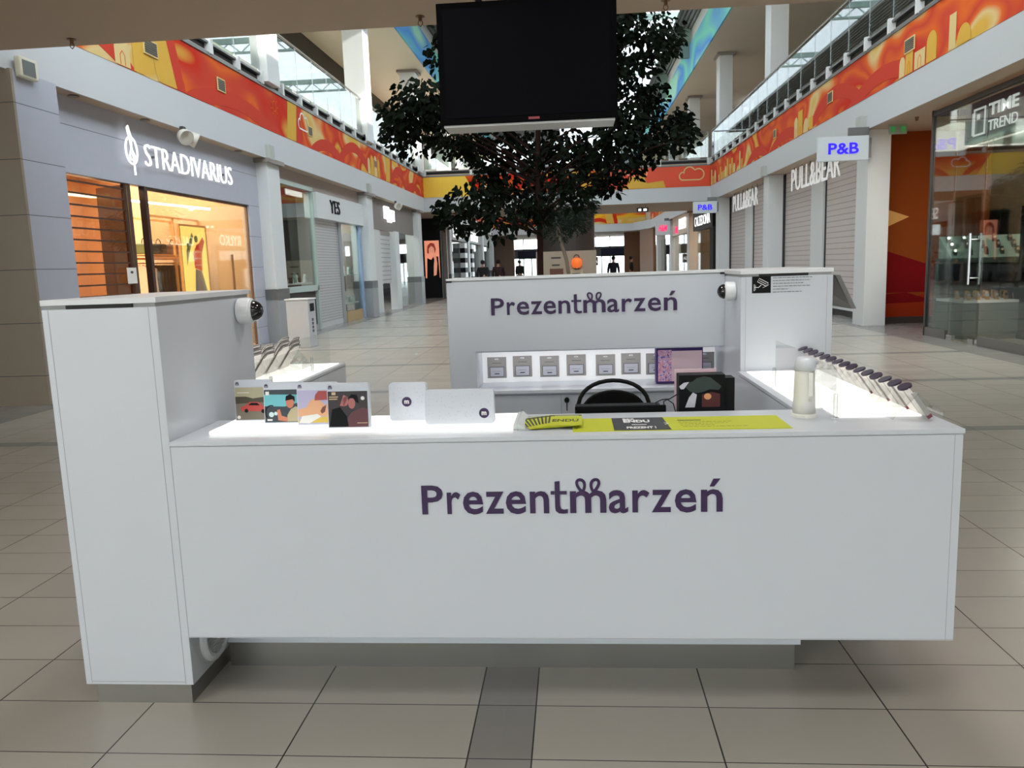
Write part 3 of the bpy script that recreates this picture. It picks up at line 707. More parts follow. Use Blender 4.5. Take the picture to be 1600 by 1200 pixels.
struct('trim_22', MB().box(-6.80, -6.70, 25.05, 25.30, 0, 2.9), mat('blue_jamb', L_(150, 172, 200), 0.4))
struct('trim_23', MB().box(-6.85, -6.72, 23.3, 25.1, 0, 0.3), mat('tan_plinth', L_(176, 150, 110), 0.5))
area('shop_lamp', (-7.8, 21.8, 3.8), 1.2, 150, (0.93, 1.0, 0.93), size_y=6.0)
rj = random.Random(3)
def jewel_shelf(y0, y1, z, lab, n, zb=0.0):
    t = thing('display_shelf', lab, 'shelf', (-7.0, y0, z), 'white display shelves')
    MB().box(-7.25, -6.82, y0, y1, z, z + 0.04).build('shelf_board', mat('shelf_white', L_(225, 228, 226), 0.3), t)
    MB().box(-7.25, -7.22, y0, y1, zb, z).build('back_support', DKIN, t)
    for i in range(n):
        y = y0 + (i + 0.5) * (y1 - y0) / n; h = rj.uniform(0.10, 0.28)
        fr = frame((-7.05 + rj.uniform(-0.1, 0.1), y, z + 0.04), (0, 1, 0), (0, 0, 1), (1, 0, 0))
        m = MB().prism([(-0.08, 0), (0.08, 0), (0.05, h * 0.6), (0.025, h), (-0.025, h), (-0.05, h * 0.6)], fr, -0.03, 0.03)
        o = m.build('jewellery_stand', mat('stand_white' if i % 3 else 'stand_green', L_(226, 228, 224) if i % 3 else L_(120, 150, 140), 0.4), bevel=0.008)
        MB().tube([fr(0.04 * cos(2 * pi * k / 10), h * 0.62 + 0.05 * sin(2 * pi * k / 10), 0.034) for k in range(10)], 0.006, 5, closed=True).build('necklace', CHROME, o)
        tag(o, '%s jewellery stand, %s along %s' % ('white' if i % 3 else 'green', ORD[i], lab.split(',')[0].replace('white display ', 'the ')), 'display stand', 'jewellery stands')
jewel_shelf(18.2, 20.55, 1.20, 'white display shelf in the tall dark window, beside the first column', 9)
jewel_shelf(23.4, 25.0, 1.35, 'white display upper shelf in the window right of the silver shutter', 8, 0.86)
jewel_shelf(23.4, 25.0, 0.50, 'white display lower shelf in the window right of the silver shutter', 8)
t = tag(MB().box(-7.3, -7.26, 18.9, 19.2, 1.25, 1.72).build('framed_picture', mat('frame_white', L_(220, 220, 215), 0.5)), 'white framed dark portrait standing on the jewellery window shelf', 'picture')
MB().box(-7.26, -7.255, 18.94, 19.16, 1.30, 1.67).build('picture_print', DKIN, t)

# ---- third unit
struct('wall_15', MB().box(-6.75, -6.70, 26.1, 33.8, 2.88, ZF), mat('grey_brown_header', L_(130, 122, 118), 0.5))
struct('wall_16', MB().box(-9.4, -9.3, 26.0, 34.0, 0, ZF), mat('grey_interior', L_(186, 184, 180), 0.7))
m = MB().rect(28.5, 29.2, 3.30, 3.74, fLeft(-6.70), 0, 0.06).rect(29.35, 30.05, 3.26, 3.66, fLeft(-6.70), 0, 0.06).rect(29.0, 29.6, 3.20, 3.5, fLeft(-6.70), 0, 0.05)
tag(m.build('shop_sign', SIGNW), 'small dazzling white blocky sign on the grey brown header, left side', 'sign')
t = thing('roller_shutter', 'narrow half-lowered grey roller shutter between white pillars past the thin black letters', 'shutter', (-6.85, 28.0, 0), 'grey roller shutters left')
MB().box(-6.88, -6.84, 28.0, 29.8, 1.0, 2.9).build('curtain', shutter_material('shutter_white', L_(206, 206, 204), 0.16), t)
MB().box(-6.9, -6.8, 27.93, 28.02, 0, 2.9).build('side_channel', BASEG, t)
struct('column', MB().box(-6.9, -6.62, 29.8, 30.5, 0, 2.9), COLM)
struct('wall_17', MB().box(-6.85, -6.72, 26.1, 27.9, 0, 2.9), mat('pale_wall', L_(205, 206, 204), 0.5))
struct('window_23', MB().box(-6.76, -6.745, 30.5, 33.8, 0.05, 2.88), SHOPGLASS)
area('shop_lamp', (-8.0, 31, 3.8), 2.0, 90, (1, 0.98, 0.95), size_y=5)

# ---- black poster pier under the far bridge
t = thing('poster_pier', 'tall black pier with a glowing portrait poster under the far bridge', 'advertising pier', (-7.0, 40, 0))
MB().box(-7.55, -6.6, 40.0, 40.6, 0, ZF).build('pier_body', BLACK, t)
PF = fFront(40.0)
q_lit_poster = MB().rect(-7.42, -6.68, 1.0, 2.85, PF, 0, 0.01).build('lit_poster', mat('poster_pink', L_(226, 150, 120), 0.5, emit=L_(240, 150, 120), es=0.5), t)
m = MB().disc(-7.05, 2.42, 0.15, PF, 0.01, 0.02, rb=0.20).prism([(-7.0, 1.1), (-6.86, 1.15), (-6.80, 1.7), (-6.84, 2.1), (-6.98, 2.28), (-7.02, 2.2), (-6.94, 1.9), (-6.98, 1.6)], PF, 0.02, 0.03)
m.build('printed_face', mat('poster_skin', L_(240, 170, 136), 0.5, emit=L_(240, 160, 130), es=0.35), q_lit_poster)
MB().prism([(-7.3, 2.25), (-7.27, 2.6), (-7.1, 2.75), (-6.92, 2.7), (-6.84, 2.45), (-6.9, 2.2), (-6.95, 2.5), (-7.08, 2.6), (-7.2, 2.45), (-7.2, 2.2)], PF, 0.012, 0.022).build('printed_hair', mat('poster_hair', L_(180, 70, 50), 0.5, emit=L_(190, 70, 50), es=0.2), q_lit_poster)
MB().prism([(-7.35, 1.0), (-6.7, 1.0), (-6.74, 2.05), (-6.95, 2.1), (-7.1, 1.9), (-7.3, 2.0)], PF, 0.010, 0.016).build('printed_dress', BLACK, q_lit_poster)
struct('wall_18', MB().box(-8.0, -6.45, 41.0, 41.3, 0, ZF), mat('pinkish_stone', L_(178, 160, 150), 0.5))
struct('wall_19', MB().box(-7.0, -6.6, 43.0, 65, 3.0, ZF), mat('header_grey', L_(150, 152, 152), 0.5))
sign('shop_sign', 'white capital letters on the grey header beyond the bridge, above the striped pillars', 'SEPHORA', (44.4, 48.2, 3.15, 3.75), fLeft(-6.6), 0.01, SIGNW, bold=0.0, sep=0.0)
m = MB()
for k in range(7): m.rect(52.0 + k * 0.55, 52.36 + k * 0.55, 3.15, 3.70, fLeft(-6.6), 0, 0.05)
tag(m.build('shop_sign', SIGNW), 'blurred row of white glowing letters past the second far left column', 'sign')
for i, (y0, y1) in enumerate(((43.2, 49.6), (50.8, 57.6), (58.8, 65.0))):
    struct('window_%d' % (24 + i), MB().box(-6.8, -6.78, y0, y1, 0, 3.0), SHOPGLASS)
struct('wall_20', MB().box(-9.4, -9.3, 42.0, 66.0, 0, ZF), mat('grey_interior2', L_(110, 110, 116), 0.7))
for yc in (48.6, 51.9):
    t = thing('striped_pillar', 'black and white striped pillar at the far shop entrance, ' + ('near one' if yc < 50 else 'far one'), 'pillar', (-6.5, yc, 0), 'striped shop pillars')
    a, b = MB(), MB()
    for k in range(10): (a if k % 2 else b).box(-6.72, -6.42, yc - 0.9, yc + 0.2, 0.29 * k, 0.29 * (k + 1))
    a.build('white_bands', WEDGE, t); b.build('black_bands', BLACK, t)

# ---- litter bin by the first column
t = thing('recycling_bin', 'boxy white recycling bin standing by the first left column', 'bin', (-5.45, 15.8, 0))
MB().box(-5.72, -5.27, 15.5, 15.95, 0.0, 0.96).build('bin_body', mat('bin_white', L_(186, 188, 192), 0.5), t, bevel=0.01)
MB().box(-5.74, -5.25, 15.48, 15.97, 0.96, 0.985).build('bin_lid', WEDGE, t)
MB().rect(15.6, 15.86, 0.72, 0.88, fLeft(-5.27), 0, 0.004).build('bin_slot', BLACK, t)
m = MB()
for k in range(4): m.rect(15.68, 15.78, 0.30 + 0.075 * k, 0.355 + 0.075 * k, fLeft(-5.27), 0, 0.003)
m.build('printed_marks', DGREY, t)

# =================================================================== RIGHT SIDE SHOPS
XRS = 6.45
SHUT = shutter_material('shutter_pinkish', L_(204, 194, 190), 0.135, dark=0.62, rough=0.5, metal=0.0)
def right_shutter(y0, y1, lab):
    t = thing('roller_shutter', lab, 'shutter', (XRS, y0, 0), 'pinkish roller shutters right')
    MB().box(XRS + 0.03, XRS + 0.07, y0, y1, 0.30, ZF).build('curtain', SHUT, t)
    MB().box(XRS + 0.02, XRS + 0.08, y0, y1, 0.16, 0.30).build('bottom_bar', WEDGE, t)
    MB().box(XRS + 0.0, XRS + 0.09, y1 - 0.04, y1, 0, ZF).build('side_channel', DGREY, t)
right_shutter(17.62, 21.35, 'closed slatted shutter with light spots next to the big white column and orange wall')
right_shutter(22.4, 25.35, 'closed slatted shutter left of the flat pilaster, between the two right columns')
right_shutter(26.1, 29.6, 'closed slatted shutter further along, beyond the second right column')
right_shutter(30.7, 33.8, 'closed slatted shutter at the far end of the right row')
for (y0, y1) in ((21.35, 22.4), (29.6, 30.7)):
    struct('column', MB().box(XRS - 0.05, XRS + 0.4, y0, y1, 0, ZF), COLM)
struct('wall_21', MB().box(XRS + 0.08, XRS + 0.4, 17.62, 35.3, 0, ZF), DGREY)
sign('shop_sign', 'tall white capital letters hung in front of the nearer right shutters', 'PULL&BEAR', (-23.8, -19.6, 3.30, 3.90), fRight(6.25), 0.015, mat('sign_white_plain', (0.85, 0.85, 0.85), 0.4, emit=(1, 1, 1), es=0.2), bold=-0.005, sep=0.0)
sign('shop_sign', 'tall white capital letters hung in front of the farther right shutters', 'PULL&BEAR', (-32.2, -28.0, 3.25, 3.85), fRight(6.25), 0.015, _M['sign_white_plain'], bold=-0.005, sep=0.0)
for (a, b) in ((-23.8, -19.6), (-32.2, -28.0)):
    m = MB()
    for k in range(6): m.rect(a + 0.2 + k * (b - a - 0.4) / 5 - 0.012, a + 0.2 + k * (b - a - 0.4) / 5 + 0.012, 3.5, ZF, fRight(6.25), -0.03, -0.005)
    o = m.build('sign_hangers', GREYM); o['kind'] = 'structure'
def hanging_sign(x0, x1, y, z0, z1, txt, m, lab, ax0=None, bold=0.02, shear=0.0, group='hanging signs'):
    t = thing('hanging_sign', lab, 'sign', (x1, y, z0), group)
    q_sign_panel = MB().box(x0, x1, y, y + 0.10, z0, z1).build('sign_panel', mat('sign_panel_pale', L_(188, 196, 200), 0.4, emit=L_(190, 200, 205), es=0.12), t, bevel=0.01)
    w = x1 - x0; h = z1 - z0
    MB().text(txt, x0 + w * 0.20, x1 - w * 0.20, z0 + h * 0.27, z1 - h * 0.27, fFront(y), 0, 0.012, bold, shear).build('sign_letters', m, q_sign_panel)
    MB().box(x1, x1 + 0.06, y + 0.03, y + 0.07, z0 + h * 0.1, z0 + h * 0.9).box(x0 + w * .6, x1, y + 0.02, y + 0.08, z1, z1 + 0.16).build('sign_bracket', GREYM, t)
BLUEL = mat('letters_blue', L_(40, 20, 230), 0.4, emit=L_(40, 20, 240), es=0.7)
PINKL = mat('letters_pink', L_(235, 50, 110), 0.4, emit=L_(240, 40, 100), es=0.8)
hanging_sign(4.90, 5.88, 16.75, 3.33, 3.80, 'P&B', BLUEL, 'hanging pale sign with blue letters on the near right column')
hanging_sign(4.92, 5.88, 33.6, 3.33, 3.80, 'P&B', BLUEL, 'small hanging pale sign with blue letters far along the right side')
hanging_sign(5.05, 5.95, 50.0, 3.0, 3.85, 'H&M', PINKL, 'hanging pale sign with pink slanted letters beyond the far bridge', bold=0.03, shear=0.3)

# orange printed wall with dark skirting
ORW = mat('wall_print_orange', L_(130, 62, 22), 0.8, spec=0.08); ORD_ = mat('wall_print_deep_orange', L_(140, 44, 18), 0.8, spec=0.08)
w = struct('wall_22', MB().box(6.5, 8.6, 17.5, 17.6, 0.0, ZF), ORW)
fo = fFront(17.5)
MB().prism([(6.5, 1.55), (8.2, 0.95), (8.2, 0.65), (6.5, 0.65)], fo, 0, 0.004).prism([(6.5, 0.62), (7.0, 0.65), (7.6, 0.45), (6.5, 0.42)], fo, 0, 0.004).build('printed_red_shape', mat('wall_print_red', L_(112, 14, 18), 0.8, spec=0.08), w)
MB().prism([(6.5, 2.4), (7.0, 2.22), (6.5, 2.0)], fo, 0, 0.004).build('printed_yellow_shape', mat('wall_print_yellow', L_(206, 150, 70), 0.5), w)
MB().prism([(6.5, 0.14), (8.2, 0.14), (8.2, 0.6), (7.4, 0.62), (7.0, 0.50), (6.5, 0.48)], fo, 0.001, 0.003).build('printed_deep_shape', ORD_, w)
struct('baseboard_right', MB().box(6.45, 8.6, 17.42, 17.5, 0, 0.14), mat('skirting_dark', L_(52, 44, 40), 0.5))
t = thing('exit_sign', 'small green emergency exit sign under the right soffit', 'sign', (6.2, 16.2, 3.7))
MB().box(6.05, 6.38, 16.2, 16.24, 3.72, 3.90).build('sign_box', mat('exit_case', L_(130, 140, 120), 0.5), t)
m = MB().rect(6.08, 6.16, 3.76, 3.86, fFront(16.2), 0, 0.004).rect(6.27, 6.35, 3.76, 3.86, fFront(16.2), 0, 0.004).build('running_symbol', mat('exit_green', L_(40, 110, 60), 0.5, emit=L_(60, 160, 80), es=0.2), t)

# glazed watch shop at the right edge
XG = 6.30
t = struct('window_30', MB().box(XG, XG + 0.015, 8.7, 13.0, 0.15, 3.80).box(XG, XG + 0.015, 13.03, 14.0, 0.02, 3.80).box(XG, XG + 0.015, 14.03, 14.85, 0.15, 3.80).box(XG, 8.6, 14.87, 14.885, 0.1, 3.8), SHOPGLASS)
m = MB().box(XG - 0.02, XG + 0.04, 8.7, 14.9, 3.80, 3.88).box(XG - 0.02, XG + 0.04, 14.85, 14.9, 0, 3.9).box(XG, 8.6, 14.86, 14.90, 3.80, 3.9)
m.build('window_frame', mat('frame_dark', L_(60, 56, 54), 0.4), t)
m = MB().box(XG - 0.02, XG + 0.04, 8.7, 12.96, 0.0, 0.15).box(XG - 0.02, XG + 0.04, 14.06, 14.9, 0.0, 0.15)
m.build('glass_shoe', STEEL, t)
d = thing('glass_door', 'frameless glass door with long steel pull handles at the watch shop', 'door', (XG, 13.5, 0))
MB().box(XG - 0.01, XG + 0.0, 13.05, 13.98, 0.03, 2.35).build('door_leaf', glass('door_glass', (0.9, 0.94, 0.92), 0.2), d)
for s_ in (-0.08, 0.08):
    MB().tube([(XG + s_, 13.20, 0.95), (XG + s_, 13.20, 1.75)], 0.022, 8).tube([(XG, 13.20, 1.05), (XG + s_, 13.20, 1.05)], 0.012, 6).tube([(XG, 13.20, 1.65), (XG + s_, 13.20, 1.65)], 0.012, 6).build('pull_handle', CHROME, d)
MB().box(XG - 0.03, XG + 0.03, 13.06, 13.24, 0.0, 0.09).box(XG - 0.03, XG + 0.03, 13.80, 13.98, 0.0, 0.09).build('floor_patch_fitting', CHROME, d)
struct('floor_watch_shop', MB().box(XG + 0.05, 14.9, 8.6, 14.85, 0, 0.012), mat('watch_floor', L_(150, 140, 128), 0.3))
struct('wall_24', MB().box(10.0, 10.2, 8.5, 17.4, 0, ZF), mat('peach_wall', L_(206, 168, 130), 0.6))
struct('wall_25', MB().box(XG, 15, 8.45, 8.55, 0, ZF), mat('peach_wall2', L_(180, 150, 120), 0.6))
area('shop_lamp', (8.2, 11.5, 3.85), 2.2, 230, (1.0, 0.90, 0.80), size_y=4.5)
# hanging purple sign
t = thing('shop_sign_box', 'dark purple sign box with white lettering and watch outline behind the right glass', 'sign', (6.42, 13.0, 3.1))
q_sign_box = MB().box(6.36, 6.50, 12.1, 13.85, 3.17, 3.78).build('sign_box', mat('sign_purple', L_(66, 24, 62), 0.3), t)
fr = fRight(6.36); wl = mat('sign_letters_white', (0.85, 0.85, 0.85), 0.4, emit=(1, 1, 1), es=0.4)
MB().text('TIME', -13.10, -12.28, 3.50, 3.68, fr, 0, 0.01, 0.025).text('TREND', -13.10, -12.28, 3.28, 3.43, fr, 0, 0.01, 0.0).build('sign_letters', wl, q_sign_box)
m = MB().ribbon([(-13.55, 3.27), (-13.22, 3.27), (-13.22, 3.66), (-13.55, 3.66)], 0.045, fr, 0, 0.01, closed=True).ribbon([(-13.60, 3.28), (-13.60, 3.62)], 0.02, fr, 0, 0.01).rect(-13.46, -13.38, 3.50, 3.58, fr, 0, 0.01)
m.build('watch_emblem', wl, q_sign_box)
MB().tube([(6.43, 12.4, 3.78), (6.43, 12.4, ZF)], 0.01, 6).tube([(6.43, 13.5, 3.78), (6.43, 13.5, ZF)], 0.01, 6).build('hangers', CHROME, t)
# show cases
CASEG = mat('case_green_grey', L_(86, 100, 96), 0.4)
t = thing('showcase', 'grey green glass showcase of watches in the corner behind the shop glass', 'showcase', (6.9, 14.4, 0))
MB().box(6.42, 7.5, 13.75, 14.75, 0.10, 0.62).build('cabinet_base', CASEG, t)
MB().box(6.46, 7.46, 13.79, 14.71, 0.0, 0.10).build('plinth', STEEL, t)
MB().box(6.42, 7.5, 13.75, 14.75, 0.62, 0.66).build('display_deck', WEDGE, t)
MB().box(6.43, 7.49, 13.76, 13.77, 0.66, 1.26).box(6.43, 6.44, 13.76, 14.74, 0.66, 1.26).box(6.43, 7.49, 14.73, 14.74, 0.66, 1.26).box(7.48, 7.49, 13.76, 14.74, 0.66, 1.26).box(6.43, 7.49, 13.76, 14.74, 1.26, 1.27).build('glass_hood', ACRYL, t)
WST = mat('watch_strap_dark', L_(40, 38, 38), 0.5); WST2 = mat('watch_gold', L_(190, 150, 90), 0.3, 0.7)
def watch(x, y, z, lab, m, grp, a=0.0):
    o = MB().prism([(-0.03, 0), (0.03, 0), (0.035, 0.09), (0.02, 0.15), (-0.02, 0.15), (-0.035, 0.09)], frame((x, y, z), (cos(a), sin(a), 0), (0, 0.25, 0.97), (sin(a), -cos(a), 0)), -0.015, 0.015).build('watch_on_stand', m)
    MB().disc(0, 0.09, 0.028, frame((x, y, z), (cos(a), sin(a), 0), (0, 0.25, 0.97), (sin(a), -cos(a), 0)), 0.015, 0.024, 12).build('watch_face', CHROME, o)
    tag(o, lab, 'watch', grp)
for i in range(12):
    watch(6.58 + 0.15 * (i % 6), 13.92 + 0.4 * (i // 6), 0.66, '%s gold toned watch in the %s row of the corner showcase' % (ORD[i % 6], ('front', 'back')[i // 6]), WST2, 'gold watches in the corner showcase')
t = thing('stepped_stand', 'white stepped stand of dark watches raised behind the corner showcase', 'display stand', (7.2, 15.2, 0))
MB().box(6.7, 8.3, 14.98, 15.5, 0, 1.35).build('stand_body', CASEG, t)
MB().prism([(14.98, 1.35), (15.5, 1.35), (15.5, 1.75)], frame((0, 0, 0), (0, 1, 0), (0, 0, 1), (1, 0, 0)), 6.75, 8.25).build('sloped_deck', mat('pale_green_deck', L_(176, 196, 190), 0.4), t)
for i in range(15):
    watch(6.85 + 0.27 * (i % 5), 15.06 + 0.14 * (i // 5), 1.40 + 0.115 * (i // 5), '%s dark watch in the %s row of the stepped stand' % (ORD[i % 5], ('front', 'middle', 'back')[i // 5]), WST, 'dark watches on the stepped stand')
t = thing('display_wall', 'black display wall with two bright picture panels at the right edge', 'display wall', (7.6, 14.0, 0))
MB().box(7.60, 7.9, 9.0, 14.4, 0.0, 2.2).build('wall_body', BLACK, t)
for b0, b1, nm in ((1.30, 1.98, 'upper'), (0.55, 1.22, 'lower')):
    p = MB().rect(-13.9, -11.0, b0, b1, fRight(7.60), 0, 0.02).build('lit_picture', mat('panel_white', L_(210, 212, 216), 0.4, emit=L_(200, 204, 210), es=0.35), t)
    m = MB(); rr = random.Random(int(b0 * 10))
    for k in range(60):
        a = -13.8 + 2.7 * rr.random(); b = b0 + 0.03 + rr.random() ** 1.6 * (b1 - b0) * 0.5
        m.disc(a, b, rr.uniform(0.02, 0.055), fRight(7.60), 0.02, 0.024 + 0.004 * rr.random(), 8)
    m.build('printed_crowd', DGREY, p)
    MB().disc(-13.3, b1 - 0.14, 0.07, fRight(7.60), 0.02, 0.025, 12, rb=0.1).rect(-13.1, -12.5, b1 - 0.24, b1 - 0.17, fRight(7.60), 0.02, 0.025).build('printed_mark', BLACK, p)
for i in range(10):
    watch(7.42, 11.2 + 0.27 * i, 0.95, '%s watch on the low ledge before the black display wall' % ORD[i], WST, 'watches on the ledge of the black display wall', a=-pi / 2)
MB().box(7.30, 7.6, 11.0, 14.2, 0.0, 0.95).build('ledge', BLACK, t)

# units under and beyond the far bridge, right
t = struct('wall_26', MB().box(6.0, 6.3, 35.4, 41.0, 2.85, ZF), BLACK)
MB().text('CALZEDONIA', -40.5, -36.0, 3.05, 3.50, fRight(6.0), 0, 0.01, 0.0).build('sign_letters', SIGNW, t)
struct('wall_27', MB().box(6.0, 6.3, 35.2, 36.1, 0, 2.85), BLACKM)
struct('wall_28', MB().box(8.6, 8.7, 35.2, 65, 0, ZF), mat('shop_orange_glow', L_(230, 170, 110), 0.6))
area('shop_lamp', (7.4, 39.0, 3.8), 1.0, 70, (1.0, 0.75, 0.5), size_y=4.5)
area('shop_lamp', (7.4, 47.0, 3.8), 1.0, 60, (1.0, 0.9, 0.8), size_y=5)
struct('wall_29', MB().box(6.05, 6.3, 43.0, 49.8, 2.9, ZF), mat('beige_header', L_(206, 192, 172), 0.5))
sign('shop_sign', 'white letters on black at the beige far right header', 'RYŁKO', (-46.4, -43.6, 3.15, 3.75), fRight(6.0), 0.01, SIGNW, bold=0.0, sep=0.0)
o = MB().text('-50%', -48.6, -47.2, 3.0, 3.4, fRight(6.05), -0.006, 0.02, 0.01).build('sale_sign', PINKL); tag(o, 'small pink sign on the beige far right header', 'sign')
for i, (y0, y1) in enumerate(((36.2, 41.0), (43.2, 49.8), (50.8, 57.6), (58.8, 62.0))):
    struct('window_%d' % (40 + i), MB().box(6.2, 6.21, y0, y1, 0, 2.9), SHOPGLASS)
struct('wall_30', MB().prism([(6.1, 62.2), (6.3, 62.2), (5.6, 65.9), (5.4, 65.9)], fTop(0), 0, ZF), mat('wood_panel', L_(150, 108, 78), 0.5))
struct('wall_31', MB().box(4.4, 6.2, 70, 70.2, 0, ZF), mat('wood_panel2', L_(160, 112, 82), 0.5))
struct('wall_32', MB().box(-7.0, -5.0, 68.5, 68.7, 0, ZF), mat('wood_panel3', L_(120, 96, 80), 0.5))
# entrance wall with glazing at the end of the mall
FRG = mat('entrance_frame', L_(110, 118, 130), 0.4)
e = struct('wall_end', MB().box(-15, 15, 76, 76.3, 2.1, 2.9).box(-15, 15, 76, 76.3, 4.6, 12).box(-15, -6.2, 76, 76.3, 0, 2.1).box(6, 15, 76, 76.3, 0, 2.1).box(-1.2, 0.6, 76, 76.3, 0, 4.6), mat('end_wall_pale', L_(160, 170, 186), 0.5))
m = MB()
for x in [-6.0 + 1.35 * k for k in range(10)]: m.box(x - 0.04, x + 0.04, 75.95, 76.0, 0, 4.6)
m.box(-6.2, 6.2, 75.95, 76.0, 4.5, 4.6).box(-6.2, 6.2, 75.95, 76.0, 2.86, 2.94).box(-6.2, 6.2, 75.95, 76.0, 2.05, 2.15)
m.build('mullions', FRG, e)
MB().box(-5.2, -2.6, 75.8, 75.95, 2.15, 2.75).box(2.6, 5.0, 75.8, 75.95, 2.15, 2.75).build('blue_canopy', mat('canopy_blue', L_(60, 66, 110), 0.5), e)
MB().box(1.8, 2.3, 75.6, 75.7, 1.2, 2.0).build('dark_notice', BLACK, e)
MB().text('GA', 1.86, 2.24, 1.45, 1.75, fFront(75.6), 0, 0.01, 0.02).build('notice_letters', SIGNW, e)
for i, x in enumerate((-3.9, 3.8)):
    t = thing('entrance_door', ('far glazed entrance door left of the lift shaft', 'far glazed entrance door right of the lift shaft')[i], 'door', (x, 75.9, 0))
    MB().box(x - 1.2, x - 1.1, 75.8, 75.9, 0, 2.1).box(x + 1.1, x + 1.2, 75.8, 75.9, 0, 2.1).box(x - 1.2, x + 1.2, 75.8, 75.9, 2.02, 2.12).box(x - 0.05, x + 0.05, 75.8, 75.9, 0, 2.1).build('door_frame', DGREY, t)
    MB().box(x - 1.1, x + 1.1, 75.84, 75.85, 0, 2.02).build('door_glass', SHOPGLASS, t)

# round shaft under the bridge with the beige info stand
struct('column', MB().lathe([(1.28, 0), (1.28, ZF)], (-0.25, 38.4, 0), seg=40), mat('shaft_brown_grey', L_(92, 84, 80), 0.5, scale=1))
t = thing('info_stand', 'large beige box stand with pictures in front of the brown shaft', 'stand', (-0.25, 36.2, 0))
BEI = mat('stand_beige', L_(176, 160, 140), 0.5)
MB().box(-1.65, 1.03, 35.9, 36.9, 0, 2.04).build('stand_body', BEI, t)
fi = fFront(35.9)
MB().rect(-1.05, -0.45, 0.9, 1.28, fi, 0, 0.02).build('picture_panel', mat('picture_brown', L_(110, 66, 50), 0.5), t)
MB().rect(-0.98, -0.55, 1.72, 1.79, fi, 0, 0.01).rect(-0.95, -0.6, 1.40, 1.47, fi, 0, 0.01).build('printed_lines', DGREY, t)
MB().rect(-0.15, 0.42, 0.92, 1.22, fi, 0, 0.1).build('ticket_slot_box', mat('slot_cream', L_(206, 190, 160), 0.5), t)
MB().rect(-0.08, 0.3, 0.98, 1.05, fi, 0.1, 0.11).build('slot', DGREY, t)
t = thing('orange_lantern', 'glowing orange round lantern fixed to the beige stand', 'lantern', (0.15, 35.75, 1.4))
MB().lathe([(0.02, -0.26), (0.18, -0.2), (0.25, -0.05), (0.22, 0.12), (0.12, 0.2), (0.02, 0.22)], (0.15, 35.72, 1.52), seg=20).build('lantern_body', mat('lantern_orange', L_(226, 110, 50), 0.5, emit=L_(240, 110, 40), es=0.4), t, smooth=True)
MB().tube([(0.15 + 0.12 * cos(pi * k / 8), 35.72, 1.73 + 0.13 * sin(pi * k / 8)) for k in range(9)], 0.02, 6).build('lantern_handle', DGREY, t)
MB().box(0.05, 0.25, 35.7, 35.9, 1.22, 1.28).build('lantern_bracket', DGREY, t)
t = thing('exit_sign', 'small dark exit sign under the far bridge', 'sign', (3.1, 36.2, 3.7))
MB().box(2.85, 3.35, 36.2, 36.25, 3.62, 3.82).build('sign_box', DGREY, t)
MB().rect(2.92, 3.04, 3.67, 3.77, fFront(36.2), 0, 0.01).rect(3.14, 3.28, 3.67, 3.77, fFront(36.2), 0, 0.01).build('arrow_mark', SIGNW, t)
MB().box(2.95, 2.97, 36.21, 36.24, 3.82, ZF).box(3.23, 3.25, 36.21, 36.24, 3.82, ZF).build('hangers', GREYM, t)
sign('shop_sign', 'white capitals on the dark upstairs shop behind the right balustrade', 'C&A', (-45.5, -42.6, 8.75, 9.4), fRight(9.36), 0.05, SIGNW, bold=0.04)
struct('wall_33', MB().box(9.3, 9.36, 41.5, 50, 8.5, 9.56), BLACK)

# sprinklers and fittings on the slab overhead
for (x, y, lab) in ((-5.06, 8.2, 'small brass sprinkler head on the slab overhead, far left'), (-1.44, 8.14, 'small brass sprinkler head on the slab overhead, left of the hanging screen'), (0.93, 8.1, 'small brass sprinkler head on the slab overhead, right of the hanging screen')):
    t = thing('sprinkler', lab, 'sprinkler', (x, y, ZF), 'sprinklers')
    m = MB().cyl((x, y, ZF), (x, y, ZF - 0.05), 0.018, seg=10); m.tube([(x - 0.018, y, ZF - 0.05), (x - 0.022, y, ZF - 0.075), (x, y, ZF - 0.1)], 0.005, 5); m.tube([(x + 0.018, y, ZF - 0.05), (x + 0.022, y, ZF - 0.075), (x, y, ZF - 0.1)], 0.005, 5)
    m.build('sprinkler_body', mat('brass_dark', L_(120, 86, 60), 0.4, 0.5), t)
    MB().lathe([(0.0, 0), (0.045, 0.002), (0.045, 0.006), (0, 0.008)], (x, y, ZF - 0.012), seg=14).build('escutcheon', mat('brass_dark', L_(120, 86, 60)), t)
o = MB().cyl((6.35, 15.7, ZF), (6.35, 15.7, ZF - 0.07), 0.04, 0.02, seg=10).build('sprinkler', mat('brass_dark', L_(120, 86, 60))); tag(o, 'small dark sprinkler under the right soffit by the exit sign', 'sprinkler', 'sprinklers')

# hanging screen ------------------------------------------------------------------
t = thing('hanging_screen', 'big black display screen hanging from the slab overhead', 'screen', (-0.30, 6.16, 3.37))
q_screen_case = MB().box(-0.945, 0.345, 6.0, 6.32, 2.53, 3.375).build('screen_case', mat('screen_case_black', (0.004, 0.004, 0.0045), 0.8, spec=0.03), t, bevel=0.006)
MB().box(-0.90, 0.30, 5.994, 6.0, 2.575, 3.33).build('screen_panel', mat('screen_panel_dark', (0.003, 0.003, 0.005), 0.5, spec=0.03), q_screen_case)
MB().box(-0.925, 0.325, 6.02, 6.30, 2.515, 2.53).build('lit_underside', mat('underside_lit_grey', L_(190, 190, 188), 0.35, 0.4), t)  # pale sheet paints the light falling on the case's underside
MB().rect(-0.30, -0.22, 2.545, 2.562, fFront(6.0), 0, 0.003).build('red_reflection', mat('reflection_red', L_(150, 60, 66), 0.5), q_screen_case)  # reddish reflection on the bezel, painted as a small patch
